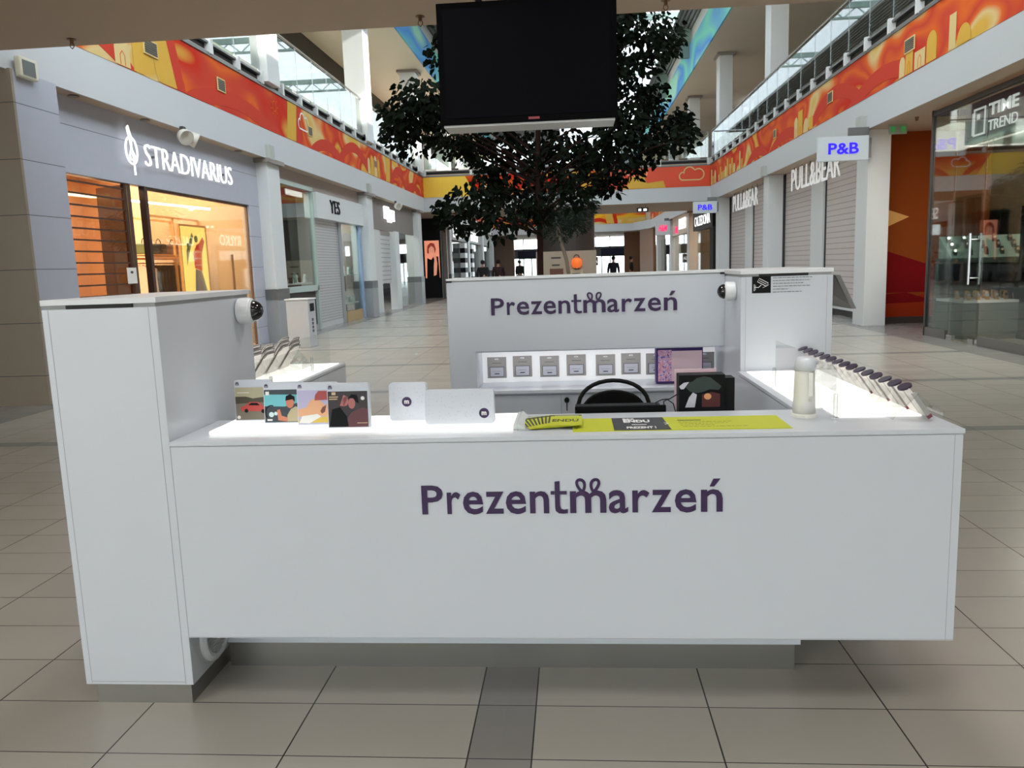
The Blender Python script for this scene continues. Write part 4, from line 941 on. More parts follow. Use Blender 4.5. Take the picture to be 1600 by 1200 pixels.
for x in (-0.65, 0.05):
    MB().tube([(x, 6.16, 3.375), (x, 6.16, ZF)], 0.025, 10).build('hanger_pole', BLACK, t)

# =================================================================== INDOOR TREE
BARK = mat('bark', L_(44, 28, 24), 0.9, var=0.2, scale=12, spec=0.1)
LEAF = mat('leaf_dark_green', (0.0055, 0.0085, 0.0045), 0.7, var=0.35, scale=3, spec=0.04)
CL = [(-2.82, 13.37, 4.04, 0.3), (-2.42, 13.05, 4.07, 0.44), (-2.65, 13.75, 3.74, 0.4), (-2.06, 13.17, 3.82, 0.4), (-2.23, 12.96, 4.19, 0.35), (-1.83, 13.76, 3.48, 0.31), (-2.32, 15.0, 5.32, 0.29), (-3.19, 14.72, 3.97, 0.26), (-2.19, 14.64, 3.8, 0.35), (-1.33, 13.33, 4.51, 0.64), (-0.53, 14.09, 4.84, 0.68), (0.32, 13.46, 4.56, 0.65), (-0.89, 13.21, 5.04, 0.64), (0.12, 13.05, 5.04, 0.63), (1.18, 13.31, 4.96, 0.56), (1.09, 15.03, 4.71, 0.51), (1.71, 14.79, 5.34, 0.36), (1.23, 14.74, 3.99, 0.5), (1.73, 14.72, 3.74, 0.45), (1.83, 13.26, 3.41, 0.23), (0.71, 13.54, 3.4, 0.5), (1.36, 14.3, 3.41, 0.3), (1.04, 14.56, 3.13, 0.26), (1.94, 14.85, 3.97, 0.24), (1.48, 14.91, 4.39, 0.29), (0.86, 13.01, 5.17, 0.31), (-1.18, 14.25, 3.7, 0.41), (-1.65, 14.41, 3.6, 0.28), (-1.4, 14.01, 3.17, 0.34), (-1.66, 13.23, 2.55, 0.45), (-2.14, 13.94, 2.41, 0.25), (-1.17, 13.01, 2.21, 0.36), (-2.06, 15.04, 2.23, 0.19), (-1.09, 14.88, 2.88, 0.5), (-0.25, 14.11, 3.13, 0.57), (0.07, 13.52, 2.74, 0.37), (0.61, 14.98, 2.94, 0.29), (0.42, 14.17, 3.24, 0.41), (-0.72, 14.92, 3.58, 0.48), (-0.08, 14.84, 3.62, 0.43), (-1.36, 14.02, 2.76, 0.34), (-0.69, 13.79, 2.4, 0.38), (0.69, 14.24, 2.81, 0.21), (-2.23, 13.83, 2.51, 0.16), (-2.59, 13.19, 3.85, 0.32), (0.82, 13.53, 3.65, 0.44)]
def leaves(mb, rnd, c, r, n, L=0.14, wd=0.045, droop=0.75):
    for _ in range(n):
        d = Vector((rnd.gauss(0, 1), rnd.gauss(0, 1), rnd.gauss(0, 1))).normalized() * (r * rnd.random() ** 0.45)
        p = Vector(c) + d
        out = Vector((d.x + rnd.uniform(-.2, .2), d.y + rnd.uniform(-.2, .2), -droop * (0.2 + rnd.random()) * r)).normalized()
        side = out.cross(Vector((rnd.uniform(-1, 1), rnd.uniform(-1, 1), rnd.uniform(-.3, 1)))).normalized()
        nrm = side.cross(out); l = L * rnd.uniform(0.7, 1.25); w = wd * rnd.uniform(0.8, 1.2)
        q = [p, p + out * l * 0.35 + side * w + nrm * 0.012, p + out * l, p + out * l * 0.35 - side * w + nrm * 0.012, p + out * l * 0.8 + side * w * 0.5 + nrm * 0.006, p + out * l * 0.8 - side * w * 0.5 + nrm * 0.006]
        mb.add(q, [(0, 1, 4, 2), (0, 2, 5, 3)])
rt = random.Random(12)
tree = thing('indoor_tree', 'tall dark leafy tree with a thin reddish trunk rising behind the kiosk', 'tree', (-0.57, 14.0, 0))
trunk = [(-0.57, 14.0, 0.3), (-0.575, 14.0, 1.3), (-0.56, 14.0, 2.3), (-0.57, 14.02, 3.2), (-0.53, 14.03, 4.2), (-0.5, 14.0, 5.2), (-0.5, 14.0, 6.2)]
MB().tube(trunk, [0.062, 0.055, 0.052, 0.048, 0.04, 0.03, 0.015], 10).build('trunk', BARK, tree, smooth=True)
for (x, y, z, r) in CL:
    bz = max(2.0, min(5.6, z - 0.25 - 0.32 * math.hypot(x + 0.55, y - 14)))
    b0 = Vector((-0.55, 14.0, bz)); b1 = Vector((x, y, z)); mid = b0.lerp(b1, 0.5) + Vector((rt.uniform(-.1, .1), rt.uniform(-.1, .1), 0.14))
    MB().tube([b0, b0.lerp(mid, 0.55) + Vector((0, 0, 0.03)), mid, mid.lerp(b1, 0.6) + Vector((0, 0, 0.05)), b1], [0.02, 0.016, 0.013, 0.010, 0.006], 5).build('branch', BARK, tree)
fm = MB()
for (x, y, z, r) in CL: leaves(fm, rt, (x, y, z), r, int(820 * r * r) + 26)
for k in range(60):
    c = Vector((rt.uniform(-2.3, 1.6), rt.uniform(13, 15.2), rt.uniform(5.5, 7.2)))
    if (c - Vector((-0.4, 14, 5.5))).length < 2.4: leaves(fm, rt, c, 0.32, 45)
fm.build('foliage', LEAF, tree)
t = thing('tree_planter', 'low round white planter at the foot of the tall indoor tree', 'planter', (-0.57, 14, 0))
MB().lathe([(0.55, 0), (0.62, 0.02), (0.7, 0.42), (0.62, 0.42), (0.60, 0.32), (0.01, 0.32)], (-0.57, 14, 0), seg=32).build('planter_bowl', WEDGE, t, smooth=False)
MB().lathe([(0.6, 0), (0.3, 0.02), (0.02, 0.03)], (-0.57, 14, 0.32), seg=24).build('soil', mat('soil', L_(60, 44, 34), 0.95), t)
shrub = thing('leaning_shrub', 'smaller grey green bushy tree with a slanting pale stem behind the tall tree', 'tree', (-0.1, 24.0, 0))
MB().tube([(0.0, 24, 0.3), (-0.2, 24, 1.6), (-0.42, 24, 2.4), (-0.5, 24, 3.2)], [0.06, 0.055, 0.05, 0.02], 8).build('trunk', mat('bark_pale', L_(130, 116, 100), 0.9), shrub, smooth=True)
fm = MB()
for c in [(-0.62, 24.0, 3.59, 0.58), (-0.16, 24.2, 3.2, 0.54), (-0.93, 24.0, 2.86, 0.46), (0.11, 23.8, 2.73, 0.39), (-0.46, 24.0, 2.66, 0.5), (-1.1, 24.0, 3.42, 0.39), (0.4, 24.0, 3.18, 0.31)]:
    leaves(fm, rt, c[:3], c[3] * 1.1, 420, 0.16, 0.02, 0.5)
fm.build('foliage', mat('leaf_grey_green', (0.022, 0.032, 0.022), 0.7, var=0.3, scale=4, spec=0.1), shrub)
t = thing('tree_planter', 'low round grey planter at the foot of the leaning bushy tree', 'planter', (0, 24, 0))
MB().lathe([(0.45, 0), (0.6, 0.4), (0.52, 0.4), (0.5, 0.32), (0.01, 0.34)], (0, 24, 0), seg=28).build('planter_bowl', BASEG, t)

# =================================================================== PEOPLE FAR AWAY
def skin_body(name, joints, edges, m, parent, sub=1, smooth=True):
    me = bpy.data.meshes.new(name); me.from_pydata([j[:3] for j in joints], edges, []); me.materials.append(m)
    o = bpy.data.objects.new(name, me); COL.objects.link(o); o.parent = parent
    sk = o.modifiers.new('skin', 'SKIN'); sk.use_smooth_shade = smooth
    for i, j in enumerate(joints):
        d = me.skin_vertices[0].data[i]; d.radius = (j[3], j[4] if len(j) > 4 else j[3]); d.use_root = (i == 0)
    s = o.modifiers.new('sub', 'SUBSURF'); s.levels = sub; s.render_levels = sub
    return o
def person(lab, loc, rz, coat, hair, stride=0.0, arm=0.0, trousers=L_(40, 40, 48)):
    t = thing('person', lab, 'person', (0, 0, 0))
    J = [(0, 0, 0.96, .15, .11), (0, 0, 1.15, .13, .10), (0, 0, 1.38, .15, .10), (0, 0, 1.47, .06, .06), (0, -0.01, 1.55, .055, .06), (0, -0.015, 1.63, .078, .095), (0, -0.01, 1.71, .06, .07),
         (.18, 0, 1.40, .06), (.24, 0.02, 1.14, .045), (.26, -0.05 - arm, 0.92, .035), (-.18, 0, 1.40, .06), (-.24, 0.02, 1.14, .045), (-.26, -0.05 + arm * .5, 0.92, .035),
         (.10, -stride * .3, 0.86, .085), (.11, -stride * .6, 0.5, .06), (.11, -stride * .6 + .03, 0.09, .042), (.11, -stride * .6 - .14, 0.04, .04),
         (-.10, stride * .3, 0.86, .085), (-.11, stride * .5, 0.5, .06), (-.11, stride + .03, 0.09, .042), (-.11, stride - .12, 0.04, .04)]
    E_ = [(0, 1), (1, 2), (2, 3), (3, 4), (4, 5), (5, 6), (2, 7), (7, 8), (8, 9), (2, 10), (10, 11), (11, 12), (0, 13), (13, 14), (14, 15), (15, 16), (0, 17), (17, 18), (18, 19), (19, 20)]
    # hands: palm, fingers and thumb as chains rooted in the wrist
    for w_, sx in ((9, 1), (12, -1)):
        wx, wy, wz = J[w_][:3]
        J.append((wx, wy - .02, wz - .07, .026, .018)); p = len(J) - 1; E_.append((w_, p))
        for k in range(4):
            fy = wy - .045 + .022 * k; J.append((wx, fy, wz - .12, .009)); E_.append((p, len(J) - 1)); J.append((wx - sx * .012, fy, wz - .155 + .008 * abs(k - 1), .008)); E_.append((len(J) - 2, len(J) - 1))
        J.append((wx - sx * .02, wy - .06, wz - .07, .009)); E_.append((p, len(J) - 1))
    b = skin_body('body', J, E_, mat('skin', L_(190, 140, 116), 0.6), t)
    s = 1.16
    JC = [(0, 0, 0.88, .19, .14), (0, 0, 1.10, .17, .125), (0, 0, 1.37, .18, .125), (0, 0, 1.45, .085, .08), (.20, 0, 1.40, .082), (.25, 0.02, 1.14, .066), (.265, -0.04 - arm, 0.95, .052), (-.20, 0, 1.40, .082), (-.25, 0.02, 1.14, .066), (-.265, -0.04 + arm * .5, 0.95, .052)]
    skin_body('jacket', JC, [(0, 1), (1, 2), (2, 3), (2, 4), (4, 5), (5, 6), (2, 7), (7, 8), (8, 9)], mat('coat_%d' % int(coat[0] * 1000 + coat[2] * 100), coat, 0.8), t)
    JT = [(0, 0, 0.93, .16, .12), (.10, -stride * .3, 0.84, .10), (.11, -stride * .6, 0.5, .078), (.11, -stride * .6 + .03, 0.13, .062), (-.10, stride * .3, 0.84, .10), (-.11, stride * .5, 0.5, .078), (-.11, stride + .03, 0.13, .062)]
    skin_body('trousers', JT, [(0, 1), (1, 2), (2, 3), (0, 4), (4, 5), (5, 6)], mat('trousers_dark', trousers, 0.85), t)
    MB().lathe([(0.02, -0.09), (0.082, -0.07), (0.100, 0.0), (0.088, 0.06), (0.05, 0.095), (0.01, 0.105)], (0, 0.018, 1.675), (0, 0.25, 1), 16).build('hair', mat('hair_%d' % int(hair[0] * 1000), hair, 0.8), t, smooth=True)
    f = MB(); f.lathe([(0.002, -0.012), (0.012, 0), (0.004, 0.012)], (0, -0.118, 1.625), (0, 0.3, 1), 8)
    f.build('nose', mat('skin', L_(190, 140, 116)), t)
    f = MB()
    for sx in (-1, 1): f.lathe([(0.002, -0.004), (0.012, 0.0), (0.002, 0.004)], (sx * .03, -0.108, 1.65), (0, 1, 0), 8)
    f.build('eyes', BLACK, t)
    MB().box(-.022, .022, -.112, -.104, 1.590, 1.597).build('mouth', mat('lips', L_(140, 70, 66)), t)
    t.location = loc; t.rotation_euler = (0, 0, rz)
    return t
DK1, DK2, DK3 = L_(30, 28, 34), L_(50, 24, 26), L_(34, 38, 52)
person('person in a dark coat walking away at the far left, left of a pair', (-4.13, 36.6, 0), pi, DK1, L_(30, 24, 20), 0.18, 0.1)
person('person in a dark maroon coat walking away beside another, far left', (-3.44, 36.8, 0), pi, DK2, L_(24, 20, 18), 0.12, 0.06)
person('person in a black hooded coat left of the tree trunk, far away', (-3.0, 45.0, 0), pi * 0.8, L_(18, 18, 20), L_(16, 16, 16), 0.1)
person('person in a dark top standing before the far right entrance door', (1.95, 39.5, 0), pi, DK3, L_(40, 30, 26), 0.0)
person('person in a black coat at the edge of the far right entrance', (3.1, 43.5, 0), pi * 0.5, L_(16, 16, 18), L_(30, 24, 20), 0.2)

# =================================================================== THE KIOSK
TX0, TX1, CX1 = -1.767, -1.37, 1.20      # front tower left/right, counter right end
KY0, KY1 = 2.526, 4.69                   # front and back face
CT = 0.95                                # counter height
TH = 1.437                               # tower height

def logo(parent, fr, a0, a1, b0, b1, flip=1):
    """purple word mark; b0 base line, b1 cap height"""
    w = a1 - a0; h = b1 - b0; xh = b0 + h * 0.76
    m = MB()
    px = lambda u: a0 + w * u
    m.text('P', px(0.0), px(0.072), b0, b1, fr, 0, 0.004, 0.013)
    m.text('r', px(0.086), px(0.132), b0, xh, fr, 0, 0.004, 0.013)
    m.text('e', px(0.140), px(0.208), b0 - h * 0.02, xh + h * 0.01, fr, 0, 0.004, 0.013)
    m.text('z', px(0.217), px(0.278), b0, xh, fr, 0, 0.004, 0.013)
    m.text('e', px(0.285), px(0.353), b0 - h * 0.02, xh + h * 0.01, fr, 0, 0.004, 0.013)
    m.text('n', px(0.366), px(0.430), b0, xh, fr, 0, 0.004, 0.013)
    sw = w * 0.0165
    m.prism([(px(0.450), b1 + h * 0.08), (px(0.450) + sw, b1 + h * 0.10), (px(0.450) + sw, b0 + h * 0.24), (px(0.450) + sw * 1.25, b0 + h * 0.14), (px(0.450) + sw * 1.8, b0 + h * 0.11), (px(0.492), b0 + h * 0.13), (px(0.492), b0 - h * 0.005), (px(0.478), b0 - h * 0.02), (px(0.462), b0 - h * 0.005), (px(0.452), b0 + h * 0.08), (px(0.450), b0 + h * 0.2)], fr, 0, 0.004)
    m.rect(px(0.436), px(0.4495), xh - h * 0.115, xh, fr, 0, 0.004).rect(px(0.450) + sw, px(0.490), xh - h * 0.115, xh, fr, 0, 0.004)
    m.text('m', px(0.500), px(0.620), b0, xh, fr, 0, 0.0045, 0.013)
    m.text('a', px(0.628), px(0.692), b0 - h * 0.02, xh + h * 0.01, fr, 0, 0.004, 0.013)
    m.text('r', px(0.706), px(0.762), b0, xh, fr, 0, 0.004, 0.013)
    m.text('z', px(0.770), px(0.833), b0, xh, fr, 0, 0.004, 0.013)
    m.text('e', px(0.845), px(0.915), b0 - h * 0.02, xh + h * 0.01, fr, 0, 0.004, 0.013)
    m.text('n', px(0.930), px(1.0), b0, xh, fr, 0, 0.004, 0.013)
    m.prism([(px(0.958), xh + h * 0.10), (px(0.972), xh + h * 0.10), (px(0.992), xh + h * 0.36), (px(0.970), xh + h * 0.36)], fr, 0, 0.004)
    # bow on the m
    cx, cy = px(0.560), xh - h * 0.06
    for s in (-1, 1):
        lp = []
        for k in range(22):
            a = 2 * pi * k / 22
            # tear-drop loop leaning outwards from the knot
            r = h * 0.215 * (0.72 + 0.28 * sin(a))
            u, v = r * cos(a), h * 0.20 + h * 0.20 * sin(a)
            lp.append((cx + s * (w * 0.0225 + u * 0.78 + (v - h * 0.2) * 0.18), cy + v + h * 0.04))
        m.ribbon(lp, h * 0.095, fr, 0, 0.0042 + 0.0002 * s, closed=True)
    return m.build('word_mark', PURPLE, parent)

def tower(lab, x0, x1, y0, y1, front_sign):
    t = thing('kiosk_tower', lab, 'display tower', ((x0 + x1) / 2, (y0 + y1) / 2, 0), 'kiosk towers')
    MB().box(x0, x1, y0, y1, 0.072, 1.405).build('tower_body', WHITE, t, bevel=0.0015)
    MB().box(x0 + 0.006, x1 - 0.006, y0 + 0.006, y1 - 0.006, 1.405, 1.418).build('shadow_gap', GAP, t)
    MB().box(x0 - 0.002, x1 + 0.002, y0 - 0.002, y1 + 0.002, 1.418, TH).build('top_board', WEDGE, t, bevel=0.0015)
    a = x0 + 0.085
    MB().box(a, a + 0.23, y0 + 0.001, y0 + 0.01, 1.404, 1.4185).build('vent_slot', BLACKM, t)
    m = MB()
    for x in (x0 + 0.022, x1 - 0.028): m.box(x, x + 0.0012, y0 - 0.0007, y0, 0.075, 1.403)
    m.box(x0 + 0.022, x1 - 0.028, y0 - 0.0007, y0, 0.083, 0.0842)
    m.build('panel_seams', SEAM, t)
    MB().box(x0 + 0.035, x1 - 0.012, y0 + 0.006, y1 - 0.03, 0.0, 0.072).build('plinth', STEEL, t)
    return t
tw = tower('tall white kiosk tower at the front left with steel plinth', TX0, TX1, KY0, 3.29, False)
tb = tower('tall white kiosk tower at the back right with the camera notice', 0.80, CX1 + 0.03, 3.92, KY1, True)
# camera notice on the back tower
nb = MB().disc(0, 0, 0.001, fFront(3.92), 0, 0.001)
fk = fFront(3.919)
o = MB().rect(0.852, 0.940, 1.327, 1.407, fk, 0, 0.0015).build('notice_sticker', BLACK, tb, bevel=0.0005, label='black square notice with a white camera outline')
mk = MB()
def R2(pts, ca, cb, ang): return [(ca + x * cos(ang) - y * sin(ang), cb + x * sin(ang) + y * cos(ang)) for x, y in pts]
mk.ribbon(R2([(-0.024, -0.009), (0.024, -0.009), (0.024, 0.009), (-0.024, 0.009)], 0.902, 1.378, -0.5), 0.0028, fk, 0.0015, 0.0025, closed=True)
mk.ribbon(R2([(-0.020, 0.0), (0.020, 0.0)], 0.902, 1.378, -0.5), 0.002, fk, 0.0015, 0.0025)
mk.ribbon([(0.895, 1.366), (0.882, 1.354), (0.862, 1.356)], 0.003, fk, 0.0015, 0.0025)
mk.ribbon([(0.862, 1.338), (0.862, 1.370)], 0.003, fk, 0.0015, 0.0025)
mk.ribbon([(0.868, 1.342), (0.868, 1.366)], 0.0015, fk, 0.0015, 0.0025)
mk.ribbon([(0.902, 1.352), (0.93, 1.366)], 0.0015, fk, 0.0015, 0.0025)
mk.build('camera_symbol', SIGNW if False else mat('print_white_plain', (0.85, 0.85, 0.85), 0.5), tb)
mk = MB(); rl = random.Random(2)
for k, wdt in enumerate((0.182, 0.172, 0.142, 0.175, 0.072, 0.135)):
    x = 0.950
    while x < 0.950 + wdt:
        ww = rl.uniform(0.006, 0.020); mk.rect(x, min(x + ww, 0.950 + wdt), 1.3965 - k * 0.0135, 1.3990 - k * 0.0135, fk, 0, 0.001); x += ww + 0.003
mk.build('printed_lines', DGREY, tb)
# tilted holder seen edge-on at the outer side of the back tower
MB().prism([(1.236, 1.43), (1.262, 1.405), (1.345, 1.245), (1.335, 1.240), (1.252, 1.398), (1.232, 1.42)], frame((0, 0, 0), (1, 0, 0), (0, 0, 1), (0, 1, 0)), 3.98, 4.45).build('holder_shell', ACRYL, tb)
MB().prism([(1.262, 1.40), (1.285, 1.40), (1.365, 1.235), (1.342, 1.235)], frame((0, 0, 0), (1, 0, 0), (0, 0, 1), (0, 1, 0)), 3.99, 4.44).build('tilted_panel', mat('tilted_grey', L_(120, 118, 116), 0.4), tb)

# round speaker on the front tower's inner foot
t = thing('round_speaker', 'round white grille low on the inner side of the front tower, under the counter', 'speaker', (TX1, 2.70, 0.19))
MB().lathe([(0.115, 0), (0.115, 0.010), (0.100, 0.020), (0.088, 0.018), (0.085, 0.010), (0.001, 0.010)], (TX1, 2.71, 0.195), (1, 0, 0), 36).build('speaker_ring', WEDGE, t, smooth=False)
m = MB()
for k in range(-9, 10):
    d = k * 0.009; l = math.sqrt(max(0, 0.084 ** 2 - d * d))
    m.box(TX1 + 0.010, TX1 + 0.015, 2.71 - l, 2.71 + l, 0.195 + d - 0.0025, 0.195 + d + 0.0025)
m.build('grille_ribs', mat('grille_white', L_(200, 200, 198), 0.5), t)
MB().lathe([(0.084, 0.0), (0.084, 0.011), (0.001, 0.011)], (TX1, 2.71, 0.195), (1, 0, 0), 32).build('speaker_cloth', DGREY, t)

# dome cameras
def dome_camera(lab, o, ax, r):
    t = thing('dome_camera', lab, 'security camera', o, 'dome security cameras')
    q_camera_housing = MB().lathe([(r * 0.90, 0), (r * 0.98, r * 0.12), (r, r * 0.9), (r * 0.97, r * 1.05), (r * 0.80, r * 1.12), (0.001, r * 1.12)], o, ax, 32).build('camera_housing', mat('camera_white', L_(226, 228, 230), 0.35), t, smooth=False)
    prof = [(r * 0.80 * cos(pi / 2 * k / 8), r * 1.10 + r * 0.80 * sin(pi / 2 * k / 8)) for k in range(9)]
    MB().lathe(prof, o, ax, 28).build('tinted_dome', mat('dome_black', (0.01, 0.01, 0.012), 0.08, coat=0.5), t, smooth=True)
    MB().lathe([(r * 0.80, 0), (r * 0.88, 0), (r * 0.88, r * 0.10), (r * 0.80, r * 0.10)], Vector(o) + Vector(ax).normalized() * r * 1.06, ax, 32).build('dome_ring', WEDGE, q_camera_housing)
dome_camera('white dome security camera with black lens on the inner side of the front tower', (TX1, 3.17, 1.352), (1, 0.10, 0), 0.053)
dome_camera('white dome security camera with black lens on the back tower beside the black notice', (0.80, 4.05, 1.335), (-1, 0.02, 0), 0.047)

# ---- front counter
fc = thing('front_counter', 'long white front counter with the big purple word mark', 'counter', (-0.08, 2.71, 0))
MB().box(TX1 + 0.001, CX1, KY0, KY0 + 0.022, 0.249, 0.932).build('front_panel', WHITE, fc, bevel=0.001)
MB().box(TX1 + 0.001, CX1 + 0.004, KY0 - 0.003, 2.90, 0.934, CT).build('countertop', WHITE, fc, bevel=0.002)
MB().box(TX1 + 0.003, CX1 - 0.003, KY0 + 0.003, 2.89, 0.9315, 0.9345).build('shadow_gap', GAP, fc)
m = MB().box(CX1 - 0.026, CX1 - 0.0248, KY0 - 0.0006, KY0, 0.25, 0.931).box(TX1 + 0.005, CX1 - 0.001, KY0 - 0.0006, KY0, 0.252, 0.2532)
m.build('panel_seams', SEAM, fc)
MB().box(CX1 - 0.02, CX1, KY0 + 0.022, 2.90, 0.249, 0.931).build('side_panel', WHITE, fc)
MB().box(TX1 + 0.001, 0.79, 2.78, 2.89, 0.105, 0.931).box(0.79, CX1 - 0.02, 2.78, 2.89, 0.25, 0.931).build('carcass', WHITE, fc)
MB().box(TX1 + 0.012, 0.775, 2.80, 2.89, 0.0, 0.105).build('plinth', STEEL, fc)
MB().box(-1.28, -0.215, 2.63, 2.872, CT, CT + 0.012).build('light_panel', LITW, fc, bevel=0.002)
MB().box(0.885, 1.16, 2.735, 2.898, CT, CT + 0.004).build('light_panel', LITW, fc)
MB().prism([(-0.215, CT + 0.0005), (-0.175, CT + 0.0005), (-0.195, CT + 0.018), (-0.215, CT + 0.014)], frame((0, 0, 0), (1, 0, 0), (0, 0, 1), (0, 1, 0)), 2.63, 2.872).build('panel_end_stop', ACRE, fc)
MB().box(0.30, 0.785, 2.892, 3.30, 0.78, 0.80).build('inner_shelf', WHITE, fc)
logo(fc, fFront(KY0), -0.519, 0.463, 0.690, 0.788)

# ---- side cabinets with glowing tops
def side_cabinet(lab, x0, x1, y0, y1, inner):
    t = thing('side_cabinet', lab, 'cabinet', ((x0 + x1) / 2, (y0 + y1) / 2, 0), 'kiosk side cabinets')
    zb = 0.24 if inner < 0 else 0.105
    MB().box(x0, x1, y0, y1, zb, 0.931).build('cabinet_body', WHITE, t)
    MB().box(x0 + 0.004, x1 - 0.004, y0, y1 - 0.004, 0.931, 0.935).build('shadow_gap', GAP, t)
    MB().box(x0 - 0.002, x1 + 0.002, y0, y1, 0.935, CT).build('top_board', WHITE, t, bevel=0.0015)
    MB().box(x0 + 0.03, x1 - 0.10, y0 + (0.42 if inner < 0 else 0.0), y1 - 0.03, 0, zb).build('plinth', STEEL, t)
    MB().box(x0 + 0.035, x1 - 0.03, y0 + 0.02, y1 - 0.03, CT, CT + 0.004).build('light_panel', LITW, t)
    return t
lc = side_cabinet('low white cabinet with glowing top behind the front left tower', TX0, -1.39, 3.292, KY1, 1)
rc = side_cabinet('low white cabinet with glowing top running back along the right side', 0.79, CX1 + 0.03, 2.902, 3.918, -1)
MB().cyl((-1.388, 4.35, 0.86), (-1.365, 4.35, 0.86), 0.016, seg=14).build('door_lock', BLACK, lc)
m = MB().box(-1.3895, -1.3888, 4.16, 4.163, 0.11, 0.925); m.build('door_seam', SEAM, lc)

# acrylic racks with leaning gift cards
def rack_and_cards(rname, rlab, xb, xt, z0, z1, ys, wd, side, sheet, lab):
    """cards lean from the outer edge (xb, z0) inward to (xt, z1)"""
    t = thing('acrylic_rack', rlab, 'card rack', (xb, sum(ys) / len(ys), z0), 'acrylic card racks')
    fy = frame((0, 0, 0), (1, 0, 0), (0, 0, 1), (0, 1, 0))
    dx, dz = xt - xb, z1 - z0; L = math.hypot(dx, dz); ux, uz = dx / L, dz / L; nx, nz = -uz * side, ux * side
    y0, y1 = min(ys) - wd, max(ys) + wd
    def P(s, d): return (xb + ux * s + nx * d, z0 + uz * s + nz * d)
    # sloping sheet, front lip and back leg
    MB().prism([P(0, -0.004), P(L * 0.72, -0.004), P(L * 0.72, -0.007), P(0, -0.007)], fy, y0, y1).build('sloping_sheet', ACRYL, t)
    MB().prism([(xb + side * 0.030, z0), (xb + side * 0.033, z0), (xb + side * 0.033, z0 + 0.028), (xb + side * 0.030, z0 + 0.028)], fy, y0, y1).build('front_lip', ACRYL, t)
    MB().prism([P(L * 0.7, -0.007), P(L * 0.7, -0.010), (xt - side * 0.05, z0), (xt - side * 0.047, z0)], fy, y0, y1).build('back_leg', ACRYL, t)
    n = len(range(int((y1 - y0) / 0.22))) + 1
    for k in range(n + 1):
        y = y0 + (y1 - y0) * k / n
        MB().prism([(xb + side * 0.033, z0), (xb + side * 0.033, z0 + 0.03), P(L * 0.72, -0.004), P(L * 0.72, -0.012), (xt - side * 0.05, z0)], fy, y - 0.0015, y + 0.0015).build('end_cheek', ACRYL, t)
    return P, L
CARDW = mat('card_white', L_(216, 210, 206), 0.4); CARDE = mat('card_edge', L_(180, 176, 172), 0.5); DISCM = mat('disc_dark_purple', L_(52, 40, 62), 0.35)
fy = frame((0, 0, 0), (1, 0, 0), (0, 0, 1), (0, 1, 0))
ysR = [2.70 + 0.085 * k for k in range(15)]
P, L = rack_and_cards('r', 'long clear acrylic rack of leaning cards on the right glowing cabinet', 1.165, 1.085, CT + 0.005, 1.068, ysR, 0.042, 1, True, '')
ang = math.atan2(L * 0 + (1.068 - CT), (1.085 - 1.165))
for i, y in enumerate(ysR):
    t = thing('gift_card', 'white gift card with dark round top in the right rack, %s from the front' % ORD[i], 'gift card', (1.165, y, CT + 0.006), 'gift cards in the right rack')
    o3 = P(0.006, 0.002)
    ff = frame((o3[0], y, o3[1]), (0, -1, 0), ((P(1, 0)[0] - P(0, 0)[0]), 0, (P(1, 0)[1] - P(0, 0)[1])), ((P(0, 1)[0] - P(0, 0)[0]), 0, (P(0, 1)[1] - P(0, 0)[1])))
    ln = 0.118
    MB().prism([(-0.036, 0), (0.036, 0), (0.036, ln * 0.86), (0.028, ln), (-0.028, ln), (-0.036, ln * 0.86)], ff, 0, 0.004).build('card_sleeve', CARDW, t)
    tp = ff(0, ln + 0.004, 0.003)
    MB().disc(0, 0, 0.0235, frame(tp, (0.93, 0, 0.36), (0.04 - 0.02 * (i % 3), 0.98, 0.17 - 0.07 * (i % 3)), (-0.36, -0.16, 0.92)), -0.002, 0.004, 22, rb=0.0235).build('round_top', DISCM, t)
    if i in (0, 2, 4, 6):
        q_grey_spine = MB().rect(0.030, 0.0365, 0.004, ln * 0.86, ff, -0.006, 0.008).build('grey_spine', mat('spine_grey', L_(172, 168, 166), 0.5), t)
        MB().rect(0.029, 0.037, 0.0, 0.012, ff, -0.0065, 0.0085).build('red_tab', mat('tab_red', L_(120, 40, 46), 0.5), q_grey_spine)
# small clear pockets in front of the cards
m = MB()
ysL = [3.46 + 0.20 * k for k in range(6)]
CL3 = CT + 0.005
P, L = rack_and_cards('l', 'clear acrylic rack of leaning cards on the left glowing cabinet', -1.72, -1.60, CL3, 1.13, ysL, 0.09, -1, True, '')
for i, y in enumerate(ysL):
    for q in range(3):
        t = thing('gift_card', 'white gift card leaning in the left rack, %s pocket, %s card' % (ORD[i], ('rear', 'middle', 'front')[q]), 'gift card', (-1.72, y, CL3), 'gift cards in the left rack')
        o3 = P(0.004 + 0.0, 0.002 + 0.010 * q)
        ff = frame((o3[0], y + 0.014 * (q - 1), o3[1]), (0, 1, 0), ((P(1, 0)[0] - P(0, 0)[0]), 0, (P(1, 0)[1] - P(0, 0)[1])), ((P(0, 1)[0] - P(0, 0)[0]), 0, (P(0, 1)[1] - P(0, 0)[1])))
        ln = 0.235 - 0.022 * q - (0.02 if i % 2 else 0); ww = 0.072
        MB().prism([(-ww, 0), (ww, 0), (ww, ln - 0.022), (ww - 0.022, ln), (-ww + 0.022, ln), (-ww, ln - 0.022)], ff, 0, 0.003).build('card_sleeve', CARDW, t)
        MB().ribbon([(-ww + 0.002, ln - 0.026), (-ww + 0.023, ln - 0.003), (ww - 0.023, ln - 0.003), (ww - 0.002, ln - 0.026)], 0.005, ff, -0.001, 0.0045).build('dark_rim', DGREY, t)
